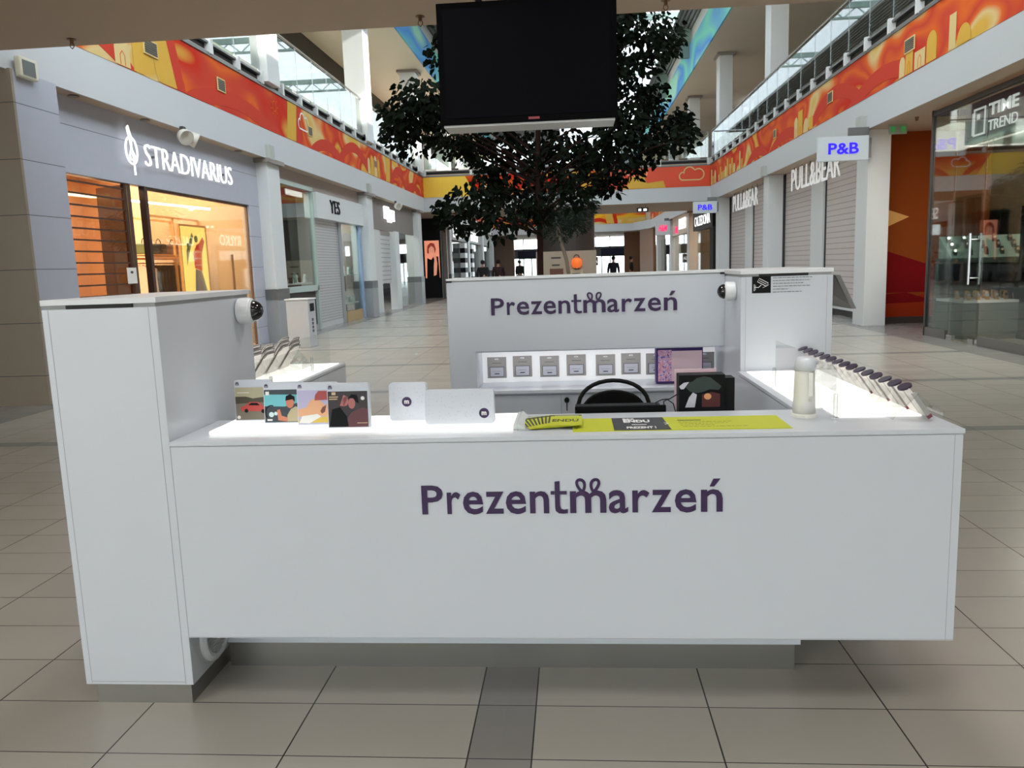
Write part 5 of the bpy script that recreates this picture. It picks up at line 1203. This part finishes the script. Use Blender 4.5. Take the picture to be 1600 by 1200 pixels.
# upright clear posts and guard sheets
def post(x, y, h, lab):
    o = MB().tube([(x, y, CT), (x, y, CT + h)], 0.0075, 10).build('acrylic_post', glass('post_acrylic', (0.86, 0.88, 0.87), 0.25)); tag(o, lab, 'post', 'clear acrylic posts')
    MB().lathe([(0.012, 0), (0.012, 0.004), (0.001, 0.004)], (x, y, CT), seg=14).build('foot', ACRE, o)
post(0.872, 2.72, 0.085, 'short clear acrylic post on the counter right of the white dispenser')
post(0.835, 3.40, 0.085, 'short clear acrylic post on the right cabinet behind the white dispenser')
post(-1.435, 3.62, 0.07, 'short clear acrylic post on the left glowing cabinet, near one')
post(-1.435, 4.22, 0.09, 'short clear acrylic post on the left glowing cabinet, far one')
o = MB().box(0.875, 0.878, 2.735, 3.55, CT + 0.004, CT + 0.185).build('acrylic_guard', ACRYL); tag(o, 'clear upright acrylic guard sheet along the right glowing cabinet', 'guard sheet')
o = MB().box(-1.45, -1.447, 4.10, 4.60, CT + 0.004, CT + 0.20).build('acrylic_guard', ACRYL); tag(o, 'clear upright acrylic guard sheet at the far end of the left glowing cabinet', 'guard sheet')

# ---- back wall unit
BX0, BX1 = -0.693, 0.799
bw = thing('kiosk_back_wall', 'white kiosk back wall with purple word mark and lit card niche', 'wall unit', (0.05, 4.5, 0))
MB().box(BX0, BX1, 4.33, KY1, 1.035, 1.418).box(BX0, -0.545, 4.33, KY1, 0.1, 1.035).build('upper_panel', WHITE, bw)
MB().box(BX0 - 0.002, BX1, 4.328, KY1 + 0.002, 1.424, TH).build('top_board', WEDGE, bw, bevel=0.0015)
MB().box(BX0 + 0.005, BX1 - 0.001, 4.335, KY1 - 0.005, 1.417, 1.425).build('shadow_gap', GAP, bw)
MB().box(0.775, 0.797, 4.325, 4.333, 1.416, 1.426).box(BX0 + 0.0, BX0 + 0.03, 4.325, 4.333, 1.416, 1.426).build('vent_slot', BLACKM, bw)
MB().box(-0.545, 0.797, 4.62, KY1, 0.82, 1.035).build('niche_back', LITC, bw)
MB().box(-0.545, 0.797, 4.30, 4.62, 0.80, 0.82).build('work_shelf', WHITE, bw, bevel=0.002)
MB().box(-0.545, 0.797, 4.33, 4.66, 0.1, 0.798).build('lower_cabinet', WHITE, bw)
MB().box(-0.66, 0.797, 4.36, 4.66, 0, 0.1).build('plinth', STEEL, bw)
MB().box(-0.545, 0.797, 4.34, 4.62, 1.028, 1.036).build('niche_head', WHITE, bw)
m = MB()
for x in (-0.085, 0.35): m.box(x, x + 0.003, 4.3285, 4.3305, 0.11, 0.79)
m.box(-0.545, 0.79, 4.3285, 4.3305, 0.785, 0.79)
m.build('door_seams', SEAM, bw)
MB().cyl((-0.052, 4.33, 0.757), (-0.052, 4.305, 0.757), 0.014, seg=14).build('door_lock', BLACK, bw)
MB().prism([(-0.056, 0.745), (-0.048, 0.745), (-0.049, 0.70), (-0.055, 0.70)], fFront(4.305), 0, 0.003).build('key', DGREY, bw)
logo(bw, fFront(4.33), -0.452, 0.549, 1.232, 1.325)
area('niche_lamp', (0.1, 4.50, 1.025), 1.25, 0.45, (0.97, 0.98, 1), size_y=0.05)

# hanging card pouches
POUCH = mat('pouch_grey', L_(170, 164, 158), 0.5); INNER = mat('pouch_card_white', L_(206, 206, 214), 0.4)
px0 = [-0.515, -0.365, -0.207, -0.052, 0.117, 0.263, 0.405, 0.548, 0.680]
p0 = None
FN = fFront(4.60)
for i, x in enumerate(px0):
    lab = 'grey card pouch hanging in the lit niche, %s from the left' % ORD[i]
    if p0 is None:
        p0 = thing('card_pouch', lab, 'card pouch', (x, 4.612, 0.84), 'card pouches hanging in the lit niche')
        q_pouch = MB().rect(x, x + 0.112, 0.848, 0.972, FN, 0, 0.003).build('pouch', POUCH, p0)
        q_card_border = MB().rect(x + 0.014, x + 0.098, 0.856, 0.914, FN, 0.003, 0.0042).build('card_border', DISCM, p0)
        MB().rect(x + 0.0165, x + 0.0955, 0.8585, 0.9115, FN, 0.0042, 0.005).build('card_window', INNER, q_card_border)
        MB().rect(x + 0.042, x + 0.070, 0.872, 0.8765, FN, 0.005, 0.0058).build('dark_bar', BLACK, q_card_border)
        MB().rect(x + 0.030, x + 0.082, 0.936, 0.938, FN, 0.003, 0.004).rect(x + 0.03, x + 0.08, 0.8885, 0.8895, FN, 0.005, 0.0056).build('printed_lines', DGREY, q_pouch)
        MB().disc(x + 0.056, 0.960, 0.013, FN, 0.003, 0.004, 14, rb=0.0045).build('hang_hole', mat('hole_white', (0.9, 0.9, 0.9), 0.5), q_pouch)
        MB().tube([(x + 0.056, 4.62, 0.962), (x + 0.056, 4.59, 0.960)], 0.0022, 6).build('hook', CHROME, q_pouch)
    else:
        dup(p0, (x, 4.612, 0.84 + (0.004 if i % 2 else 0)), lab)

# ---- gift boxes standing on the light panel
LZ = CT + 0.0125
BOXW = mat('box_white', L_(196, 202, 212), 0.45); MMARK = PURPLE
def photo_box(lab, x0, y, w, h, tilt, img):
    t = thing('gift_box', lab, 'gift box', (0, 0, 0), 'photo gift boxes on the glowing panel')
    f = frame((0, 0, 0), (1, 0, 0), (0, 0, 1), (0, -1, 0))
    r = 0.010
    MB().prism([(0, 0), (w, 0), (w, h - r), (w - r * .3, h - r * .3), (w - r, h), (r * .5, h), (0, h - r * .5)], f, -0.022, 0).build('box_body', BOXW, t, bevel=0.0015)
    img(t, f, 0.003, w - 0.006, 0.004, h - 0.028)
    mk = MB(); c = 0.012; b = h - 0.014
    mk.text('m', c - 0.0065, c + 0.0065, b - 0.006, b + 0.004, f, 0, 0.0008, 0.03)
    mk.ribbon([(c, b + 0.004), (c - 0.003, b + 0.0075), (c - 0.0045, b + 0.005), (c, b + 0.003), (c + 0.0045, b + 0.005), (c + 0.003, b + 0.0075), (c, b + 0.004)], 0.0013, f, 0, 0.0008)
    mk.build('printed_mark', MMARK, t)
    t.location = (x0, y, LZ); t.rotation_euler = (radians(-tilt), 0, 0)
    return t
def pm_(nm, c): return mat(nm, c, 0.4)
def img_car(t, f, a0, a1, b0, b1):
    W_, H_ = a1 - a0, b1 - b0; A = lambda u: a0 + W_ * u; B = lambda v: b0 + H_ * v
    pp = MB().rect(a0, a1, b0, b1, f, 0, 0.0006).build('photo_print', pm_('ph_grey_green', L_(112, 104, 88)), t)
    MB().rect(a0, a1, B(0.66), b1, f, 0.0006, 0.0009).build('photo_sky', pm_('ph_sky', L_(166, 160, 132)), pp)
    MB().prism([(A(0), B(.5)), (A(1), B(.55)), (A(1), B(.66)), (A(.8), B(.70)), (A(.5), B(.66)), (A(.3), B(.72)), (A(0), B(.72))], f, 0.0009, 0.0012).build('photo_trees', pm_('ph_trees', L_(62, 56, 34)), pp)
    MB().prism([(A(.15), B(.28)), (A(.9), B(.25)), (A(.95), B(.38)), (A(.78), B(.42)), (A(.65), B(.55)), (A(.40), B(.55)), (A(.28), B(.44)), (A(.15), B(.40))], f, 0.0012, 0.0016).build('photo_car', pm_('ph_red', L_(186, 60, 52)), pp)
    MB().prism([(A(.36), B(.45)), (A(.44), B(.52)), (A(.62), B(.52)), (A(.70), B(.44))], f, 0.0016, 0.0018).disc(A(.30), B(.28), W_ * .055, f, 0.0016, 0.0018, 12).disc(A(.78), B(.26), W_ * .055, f, 0.0016, 0.0018, 12).build('photo_windows', BLACK, pp)
    MB().rect(A(.06), A(.4), B(.83), B(.85), f, 0.001, 0.0012).disc(A(.08), B(.08), W_ * .05, f, 0.001, 0.0013, 12).build('printed_words', pm_('ph_white', L_(225, 225, 220)), pp)
def img_driver(t, f, a0, a1, b0, b1):
    W_, H_ = a1 - a0, b1 - b0; A = lambda u: a0 + W_ * u; B = lambda v: b0 + H_ * v
    pp = MB().rect(a0, a1, b0, b1, f, 0, 0.0006).build('photo_print', pm_('ph_dark_blue', L_(30, 44, 54)), t)
    MB().prism([(A(0), B(.50)), (A(.55), B(.48)), (A(1), B(.62)), (A(1), B(.84)), (A(0), B(.86))], f, 0.0006, 0.0009).build('photo_windscreen', pm_('ph_turquoise', L_(100, 180, 190)), pp)
    MB().prism([(A(.60), B(.02)), (A(1), B(.02)), (A(1), B(.42)), (A(.85), B(.48)), (A(.72), B(.40)), (A(.62), B(.22))], f, 0.0012, 0.0016).build('photo_shirt', pm_('ph_shirt', L_(176, 164, 130)), pp)
    MB().disc(A(.70), B(.60), W_ * .11, f, 0.0012, 0.0018, 16, rb=H_ * .17).prism([(A(.36), B(.06)), (A(.62), B(.02)), (A(.62), B(.14)), (A(.46), B(.20)), (A(.42), B(.40)), (A(.34), B(.38))], f, 0.0012, 0.0018).build('photo_skin', pm_('ph_skin', L_(196, 116, 88)), pp)
    MB().prism([(A(.58), B(.66)), (A(.60), B(.80)), (A(.72), B(.86)), (A(.84), B(.78)), (A(.84), B(.62)), (A(.78), B(.70))], f, 0.0018, 0.0022).build('photo_hair', BLACK, pp)
    MB().disc(A(.18), B(.24), W_ * .07, f, 0.001, 0.0014, 14).disc(A(.30), B(.27), W_ * .05, f, 0.001, 0.0014, 14).build('photo_dials', pm_('ph_pale_blue', L_(190, 214, 214)), pp)
    MB().ribbon([(A(.18) + W_ * .16 * cos(k * .3 + 1.2), B(.30) + H_ * .22 * sin(k * .3 + 1.2)) for k in range(10)], 0.004, f, 0.0014, 0.0018).build('photo_wheel', BLACK, pp)
    MB().rect(A(.04), A(.14), B(.84), B(.95), f, 0.0014, 0.0016).rect(A(.06), A(.2), B(.05), B(.1), f, 0.001, 0.0014).build('printed_words', pm_('ph_white', L_(225, 225, 220)), pp)
def img_massage(t, f, a0, a1, b0, b1):
    W_, H_ = a1 - a0, b1 - b0; A = lambda u: a0 + W_ * u; B = lambda v: b0 + H_ * v
    pp = MB().rect(a0, a1, b0, b1, f, 0, 0.0006).build('photo_print', pm_('ph_lilac', L_(176, 172, 204)), t)
    MB().prism([(A(0), B(.04)), (A(1), B(.04)), (A(1), B(.22)), (A(.5), B(.20)), (A(0), B(.12))], f, 0.0006, 0.001).build('photo_towel', pm_('ph_yellow', L_(206, 176, 70)), pp)
    MB().prism([(A(0), B(.22)), (A(.5), B(.24)), (A(.9), B(.20)), (A(.98), B(.34)), (A(.98), B(.56)), (A(.86), B(.62)), (A(.70), B(.56)), (A(.52), B(.76)), (A(.34), B(.72)), (A(.22), B(.50)), (A(0), B(.44))], f, 0.001, 0.0014).build('photo_skin', pm_('ph_skin_light', L_(222, 166, 124)), pp)
    MB().prism([(A(.44), B(.70)), (A(.9), B(.72)), (A(1), B(.84)), (A(.95), B(.97)), (A(.55), B(.98)), (A(.46), B(.86))], f, 0.0014, 0.0018).build('photo_hands', pm_('ph_hand_red', L_(160, 62, 60)), pp)
    MB().prism([(A(.62), B(.30)), (A(.7), B(.36)), (A(.74), B(.56)), (A(.64), B(.5)), (A(.58), B(.38))], f, 0.0014, 0.0017).rect(A(.82), A(.92), B(.44), B(.46), f, 0.0014, 0.0017).rect(A(.82), A(.93), B(.24), B(.27), f, 0.0014, 0.0017).build('photo_hair', pm_('ph_brown', L_(110, 60, 44)), pp)
    MB().prism([(A(.02), B(.04)), (A(.28), B(.02)), (A(.60), B(.22)), (A(.5), B(.30)), (A(.1), B(.24))], f, 0.0018, 0.0022).build('photo_flowers', pm_('ph_white', L_(225, 225, 220)), pp)
def img_couple(t, f, a0, a1, b0, b1):
    W_, H_ = a1 - a0, b1 - b0; A = lambda u: a0 + W_ * u; B = lambda v: b0 + H_ * v
    pp = MB().rect(a0, a1, b0, b1, f, 0, 0.0006).build('photo_print', pm_('ph_dark', L_(40, 28, 34)), t)
    MB().prism([(A(.45), B(0)), (A(1), B(0)), (A(1), B(.5)), (A(.85), B(.54)), (A(.6), B(.42)), (A(.48), B(.25))], f, 0.0006, 0.001).build('photo_clothes', pm_('ph_maroon', L_(92, 42, 50)), pp)
    MB().disc(A(.44), B(.72), W_ * .075, f, 0.001, 0.0014, 16, rb=H_ * .13).disc(A(.60), B(.66), W_ * .09, f, 0.001, 0.0015, 16, rb=H_ * .15).prism([(A(.30), B(.60)), (A(.4), B(.9)), (A(.5), B(.84)), (A(.42), B(.58))], f, 0.001, 0.0014).build('photo_faces', pm_('ph_rose', L_(176, 104, 100)), pp)
    MB().prism([(A(.52), B(.8)), (A(.6), B(.92)), (A(.74), B(.88)), (A(.78), B(.66)), (A(.70), B(.70)), (A(.66), B(.80))], f, 0.0015, 0.002).prism([(A(.02), B(.02)), (A(.5), B(.02)), (A(.46), B(.3)), (A(.3), B(.56)), (A(.1), B(.5))], f, 0.0015, 0.002).build('photo_dark_shapes', BLACK, pp)
    MB().rect(A(.03), A(.26), B(.83), B(.86), f, 0.001, 0.0014).rect(A(.03), A(.24), B(.77), B(.80), f, 0.001, 0.0014).rect(A(.10), A(.2), B(.90), B(.98), f, 0.001, 0.0014).rect(A(.72), A(.98), B(.10), B(.12), f, 0.001, 0.0014).rect(A(.08), A(.16), B(.05), B(.12), f, 0.001, 0.0014).build('printed_words', pm_('ph_gold', L_(206, 176, 140)), pp)
    MB().disc(A(.88), B(.8), W_ * .05, f, 0.001, 0.0013, 10).build('photo_glow', pm_('ph_white', L_(225, 225, 220)), pp)
photo_box('gift box with a red sports car photo, leftmost on the glowing panel', -1.262, 2.815, 0.142, 0.152, 4, img_car)
photo_box('gift box with a man driving a turquoise windowed car', -1.128, 2.755, 0.144, 0.150, 4, img_driver)
photo_box('gift box with a massage photo in lilac and yellow', -0.988, 2.710, 0.148, 0.152, 4, img_massage)
photo_box('gift box with a dark couple photo, in front of the massage box', -0.858, 2.645, 0.148, 0.156, 4, img_couple)
def plain_box(lab, x0, y, w, h, mx, mz, rz):
    t = thing('gift_box', lab, 'gift box', (0, 0, 0), 'pale patterned gift boxes')
    f = frame((0, 0, 0), (1, 0, 0), (0, 0, 1), (0, -1, 0)); r = 0.012; pts = []
    for (cx, cz, a0) in ((w - r, r, -90), (w - r, h - r, 0), (r, h - r, 90), (r, r, 180)):
        for k in range(5): a = radians(a0 + 22.5 * k); pts.append((cx + r * cos(a), cz + r * sin(a)))
    q_box_body = MB().prism(pts, f, -0.028, 0).build('box_body', mat('box_pale_blue', L_(200, 205, 214), 0.45), t, bevel=0.002)
    m = MB(); rr = random.Random(int(w * 1000))
    for k in range(int(w * h * 2600)):
        a, b = rr.uniform(0.012, w - 0.012), rr.uniform(0.012, h - 0.012)
        m.disc(a, b, 0.0016, f, 0, 0.0003, 6)
    m.build('printed_specks', mat('speck', L_(178, 184, 198), 0.5), q_box_body)
    q_round_mark = MB().disc(mx, mz, 0.0175, f, 0, 0.0008, 28).build('round_mark', PURPLE, t)
    m = MB(); c, b, q = mx, mz - 0.001, 1.15
    m.text('m', c - 0.0085, c + 0.0085, b - 0.006, b + 0.0065, f, 0.0008, 0.0014, 0.04)
    m.build('white_letter', mat('ph_white', L_(225, 225, 220)), q_round_mark)
    t.location = (x0, y, LZ); t.rotation_euler = (radians(-3), 0, radians(rz))
plain_box('square pale gift box with a purple round mark in its middle', -0.668, 2.76, 0.136, 0.136, 0.064, 0.068, 0)
plain_box('wide pale speckled gift box with a purple round mark at lower right', -0.524, 2.68, 0.242, 0.120, 0.206, 0.037, 0)

# ---- fan of leaflets in a clear holder
LIME = mat('print_lime', L_(190, 196, 30), 0.5); LIMED = mat('print_charcoal', L_(52, 52, 56), 0.5); LEAFW = mat('print_light', L_(226, 228, 190), 0.5)
hl = thing('leaflet_holder', 'clear acrylic tray holding the fanned yellow leaflets', 'holder', (-0.12, 2.70, CT))
MB().box(-0.20, 0.0, 2.60, 2.86, CT, CT + 0.003).box(-0.20, -0.197, 2.60, 2.86, CT + 0.003, CT + 0.03).box(-0.003, 0.0, 2.60, 2.86, CT + 0.003, CT + 0.02).build('tray', ACRYL, hl)
for i in range(8):
    lab = 'yellow leaflet with dark stripe in the fan, %s from the left' % ORD[i] if i < 7 else 'top yellow leaflet of the fan with large dark lettering'
    t = thing('leaflet', lab, 'leaflet', (0, 0, 0), 'fanned yellow leaflets')
    f = fTop(0)
    q_leaflet_sheet = MB().prism([(0, 0), (0.115, 0), (0.115, 0.185), (0, 0.185)], f, 0, 0.0009).build('leaflet_sheet', LIME, t)
    MB().rect(0, 0.115, 0.160, 0.178, f, 0.0009, 0.0012).rect(0, 0.006, 0.04, 0.16, f, 0.0009, 0.0012).build('dark_stripe', LIMED, q_leaflet_sheet)
    if i == 7:
        MB().text('ENDU', 0.014, 0.104, 0.060, 0.105, f, 0.0009, 0.0014, 0.02).build('printed_letters', LIMED, q_leaflet_sheet)
        MB().rect(0.02, 0.105, 0.158, 0.164, f, 0.0012, 0.0014).build('printed_line', LEAFW, q_leaflet_sheet)
    t.location = (-0.158 + 0.0085 * i, 2.612 + 0.0015 * i, CT + 0.0034 + 0.0014 * i)
    t.rotation_euler = (0, 0, radians(15 - 2.2 * i))

# ---- flat counter mat
t = thing('counter_mat', 'long lime and charcoal printed mat lying on the counter', 'mat', (0.34, 2.68, CT))
f = fTop(CT)
q_mat_sheet = MB().rect(-0.014, 0.692, 2.572, 2.788, f, 0, 0.0022).build('mat_sheet', LIME, t)
MB().prism([(0.122, 2.574), (0.308, 2.574), (0.300, 2.786), (0.122, 2.786)], f, 0.0022, 0.0026).build('dark_field', LIMED, q_mat_sheet)
wp = mat('print_white_plain', (0.85, 0.85, 0.85))
MB().text('BEZ', 0.160, 0.200, 2.748, 2.772, f, 0.0026, 0.0031, 0.02).text('ENDU', 0.160, 0.250, 2.700, 2.745, f, 0.0026, 0.0031, 0.04).text('PREZENT !', 0.165, 0.262, 2.600, 2.632, f, 0.0026, 0.0031, 0.03).build('printed_letters', wp, q_mat_sheet)
m = MB().rect(0.185, 0.235, 2.660, 2.668, f, 0.0026, 0.003); m.ribbon([(0.296, 2.66), (0.308, 2.675), (0.296, 2.69)], 0.004, f, 0.0026, 0.003); m.build('printed_arrow', wp, q_mat_sheet)
m = MB(); rl = random.Random(8)
m.rect(0.345, 0.425, 2.722, 2.732, f, 0.0022, 0.0026)
for k, (x0, x1) in enumerate(((0.345, 0.52), (0.345, 0.50), (0.345, 0.45), (0.35, 0.55))):
    x = x0
    while x < x1:
        ww = rl.uniform(0.006, 0.02); m.rect(x, x + ww, 2.695 - 0.026 * k, 2.698 - 0.026 * k, f, 0.0022, 0.0025); x += ww + 0.004
m.build('printed_lines', LIMED, q_mat_sheet)

# ---- soap dispenser
t = thing('soap_dispenser', 'white automatic hand sanitiser dispenser standing on the counter', 'dispenser', (0.785, 2.78, CT))
DSP = mat('dispenser_white', L_(222, 221, 214), 0.4)
def ell(cx, cy, z, rx, ry, n=28): return [(cx + rx * cos(2 * pi * k / n), cy + ry * sin(2 * pi * k / n), z) for k in range(n)]
def loft(rings):
    m = MB(); n = len(rings[0]); vs = [p for r in rings for p in r]
    fs = [(i * n + k, i * n + (k + 1) % n, (i + 1) * n + (k + 1) % n, (i + 1) * n + k) for i in range(len(rings) - 1) for k in range(n)]
    fs += [tuple(range(n))[::-1], tuple((len(rings) - 1) * n + k for k in range(n))]
    return m.add(vs, fs)
cx, cy = 0.785, 2.78
loft([ell(cx, cy, CT, .044, .050), ell(cx, cy, CT + .008, .044, .050), ell(cx, cy, CT + .012, .040, .046)]).build('base_ring', DSP, t)
q_dispenser_body = loft([ell(cx, cy, CT + .012, .038, .042), ell(cx, cy, CT + .06, .036, .040), ell(cx, cy, CT + .13, .033, .037), ell(cx, cy, CT + .165, .032, .037)]).build('dispenser_body', DSP, t, smooth=True)
loft([ell(cx + .000, cy, CT + .160, .034, .040), ell(cx + .004, cy - .002, CT + .178, .038, .044), ell(cx + .005, cy - .003, CT + .192, .037, .043), ell(cx + .003, cy, CT + .203, .028, .034), ell(cx + .0, cy, CT + .206, .012, .016)]).build('dispenser_head', mat('dispenser_head', L_(206, 210, 216), 0.35), t, smooth=True)
loft([ell(cx + .030, cy - .02, CT + .168, .020, .016), ell(cx + .040, cy - .02, CT + .172, .014, .012), ell(cx + .030, cy - .02, CT + .182, .020, .016)]).build('spout', DSP, t, smooth=True)
MB().rect(cx + 0.002, cx + 0.016, CT + .075, CT + .155, fFront(cy - 0.0385), 0, 0.004).build('window_strip', mat('strip_pale', L_(236, 236, 230), 0.25), q_dispenser_body)
MB().disc(cx + 0.008, CT + .060, 0.006, fFront(cy - 0.040), 0, 0.003, 14).build('sensor_dot', mat('sensor_grey', L_(196, 196, 190), 0.4), q_dispenser_body)

# ---- till drawer edge / dark screen base behind the counter
t = thing('laptop', 'black laptop edge showing just behind the counter', 'laptop', (0.16, 2.97, 0.93))
MB().box(-0.006, 0.330, 2.925, 2.940, 0.935, 0.970).build('screen_lid', mat('laptop_black', (0.005, 0.005, 0.005), 0.7, spec=0.08), t, bevel=0.003)
MB().box(-0.004, 0.328, 2.940, 3.16, 0.925, 0.940).build('keyboard_base', BLACK, t, bevel=0.003)
t2 = thing('laptop_stand', 'white tray bracket carrying the black laptop behind the counter', 'bracket', (0.16, 3.0, 0.9))
MB().box(0.02, 0.30, 2.892, 3.14, 0.915, 0.925).build('tray', WHITE, t2)
MB().box(0.05, 0.08, 2.892, 3.05, 0.85, 0.915).box(0.24, 0.27, 2.892, 3.05, 0.85, 0.915).build('arm', STEEL, t2)

# ---- cantilever chair
t = thing('office_chair', 'black chair with arched tube back behind the counter', 'chair', (0.19, 3.9, 0))
cxh, ych = 0.187, 3.98
arch = [(cxh + 0.180 * cos(a) * (1.0 if sin(a) < .9 else 1), ych + 0.04 * sin(a), 0.74 + 0.165 * sin(a) ** 0.7) for a in [pi * k / 16 for k in range(17)]]
MB().tube([(cxh + 0.19, ych - 0.03, 0.46)] + arch + [(cxh - 0.19, ych - 0.03, 0.46)], 0.011, 10).build('back_frame', BLACK, t, smooth=True)
pad = [(cxh - 0.165, 0.50), (cxh + 0.165, 0.50)] + [(cxh + 0.165 * cos(pi * k / 14), 0.73 + 0.132 * sin(pi * k / 14) ** 0.8) for k in range(15)]
MB().prism(pad, fFront(ych - 0.005), -0.02, 0.02).build('backrest', mat('chair_black', (0.006, 0.006, 0.006), 0.8, spec=0.08), t, bevel=0.008)
MB().box(cxh - 0.21, cxh + 0.21, 3.58, 3.97, 0.43, 0.48).build('seat', _M['chair_black'], t, bevel=0.02)
for sx in (-1, 1):
    MB().tube([(cxh + sx * 0.20, ych - 0.03, 0.50), (cxh + sx * 0.20, 3.97, 0.40), (cxh + sx * 0.22, 4.0, 0.012)], 0.011, 8).build('leg', CHROME, t)
    MB().tube([(cxh + sx * 0.20, 3.62, 0.42), (cxh + sx * 0.22, 3.56, 0.012)], 0.011, 8).build('leg', CHROME, t)

# ---- boxes with pictures at the back
t = thing('picture_box', 'purple edged box with white dotted print on the back shelf', 'box', (0.56, 4.45, 0.82))
MB().box(0.445, 0.70, 4.42, 4.50, 0.822, 1.022).build('box_body', mat('box_violet', L_(60, 30, 110), 0.5), t, bevel=0.002)
f = fFront(4.42)
MB().rect(0.455, 0.53, 0.834, 1.008, f, 0, 0.001).build('dotted_print', mosaic_material('dotted_print', [L_(120, 90, 190), L_(220, 214, 236), L_(236, 130, 130), L_(190, 180, 226), L_(90, 60, 160)], scale=(70, 70, 70)), t)
MB().rect(0.53, 0.695, 0.834, 1.002, f, 0, 0.001).build('pink_print', mat('box_pink', L_(226, 196, 206), 0.5), t)
t = thing('picture_box', 'black box with a rider in helmet and gloves printed on it, standing behind the counter', 'box', (0.52, 3.15, 0.80))
q_box_body = MB().box(0.402, 0.580, 3.12, 3.20, 0.801, 1.052).build('box_body', BLACK, t, bevel=0.002)
MB().box(0.583, 0.620, 3.14, 3.22, 0.801, 1.035).build('box_sleeve', mat('sleeve_black', (0.008, 0.008, 0.008), 0.5, spec=0.15), t)
MB().box(0.395, 0.56, 3.205, 3.212, 0.801, 1.064).build('pink_backing', mat('box_pink', L_(226, 196, 206)), t)
f0 = fFront(3.12)
f = lambda x, z, c: f0(x, 0.925 + (z - 0.81) * 0.56, c)
MB().prism([(0.425, 0.955), (0.44, 0.985), (0.455, 0.992), (0.47, 1.016), (0.50, 1.026), (0.525, 1.015), (0.545, 0.985), (0.565, 0.955), (0.555, 0.93), (0.52, 0.935), (0.49, 0.915), (0.46, 0.91), (0.445, 0.92)], f, 0, 0.004).build('rider_helmet', mat('rider_green_black', L_(44, 58, 54), 0.4), q_box_body)
MB().prism([(0.402, 0.96), (0.42, 0.985), (0.44, 0.99), (0.43, 0.965), (0.42, 0.94), (0.408, 0.94)], f, 0.004, 0.006).prism([(0.425, 0.81), (0.462, 0.81), (0.470, 0.90), (0.455, 0.915), (0.44, 0.88)], f, 0.004, 0.006).build('rider_gloves', mat('rider_white', L_(206, 206, 214), 0.5), q_box_body)
MB().disc(0.512, 0.885, 0.014, f, 0.002, 0.005, 14, rb=0.022).build('rider_hand', mat('rider_skin', L_(226, 160, 110), 0.5), q_box_body)
MB().prism([(0.49, 0.81), (0.56, 0.81), (0.56, 0.90), (0.53, 0.915), (0.49, 0.90)], f, 0.0005, 0.002).build('rider_jacket', mat('rider_maroon', L_(84, 34, 30), 0.5), q_box_body)
o = MB().tube([(0.298, 2.95, 0.945), (0.30, 3.0, 0.968), (0.33, 3.06, 0.968), (0.36, 3.08, 0.966), (0.40, 3.10, 0.985)], 0.0022, 6).build('cable', BLACK); tag(o, 'thin black cable running from the laptop to the black box', 'cable')
o = MB().tube([(0.325, 2.93, 0.95), (0.328, 2.99, 0.972), (0.345, 3.02, 0.975), (0.365, 3.0, 0.962), (0.372, 2.94, 0.92)], 0.0022, 6).build('cable', BLACK); tag(o, 'thin black cable loop hanging right beside the laptop', 'cable')

# remove the helper notes left on the objects
for o in TMP:
    if '_w' in o: del o['_w']
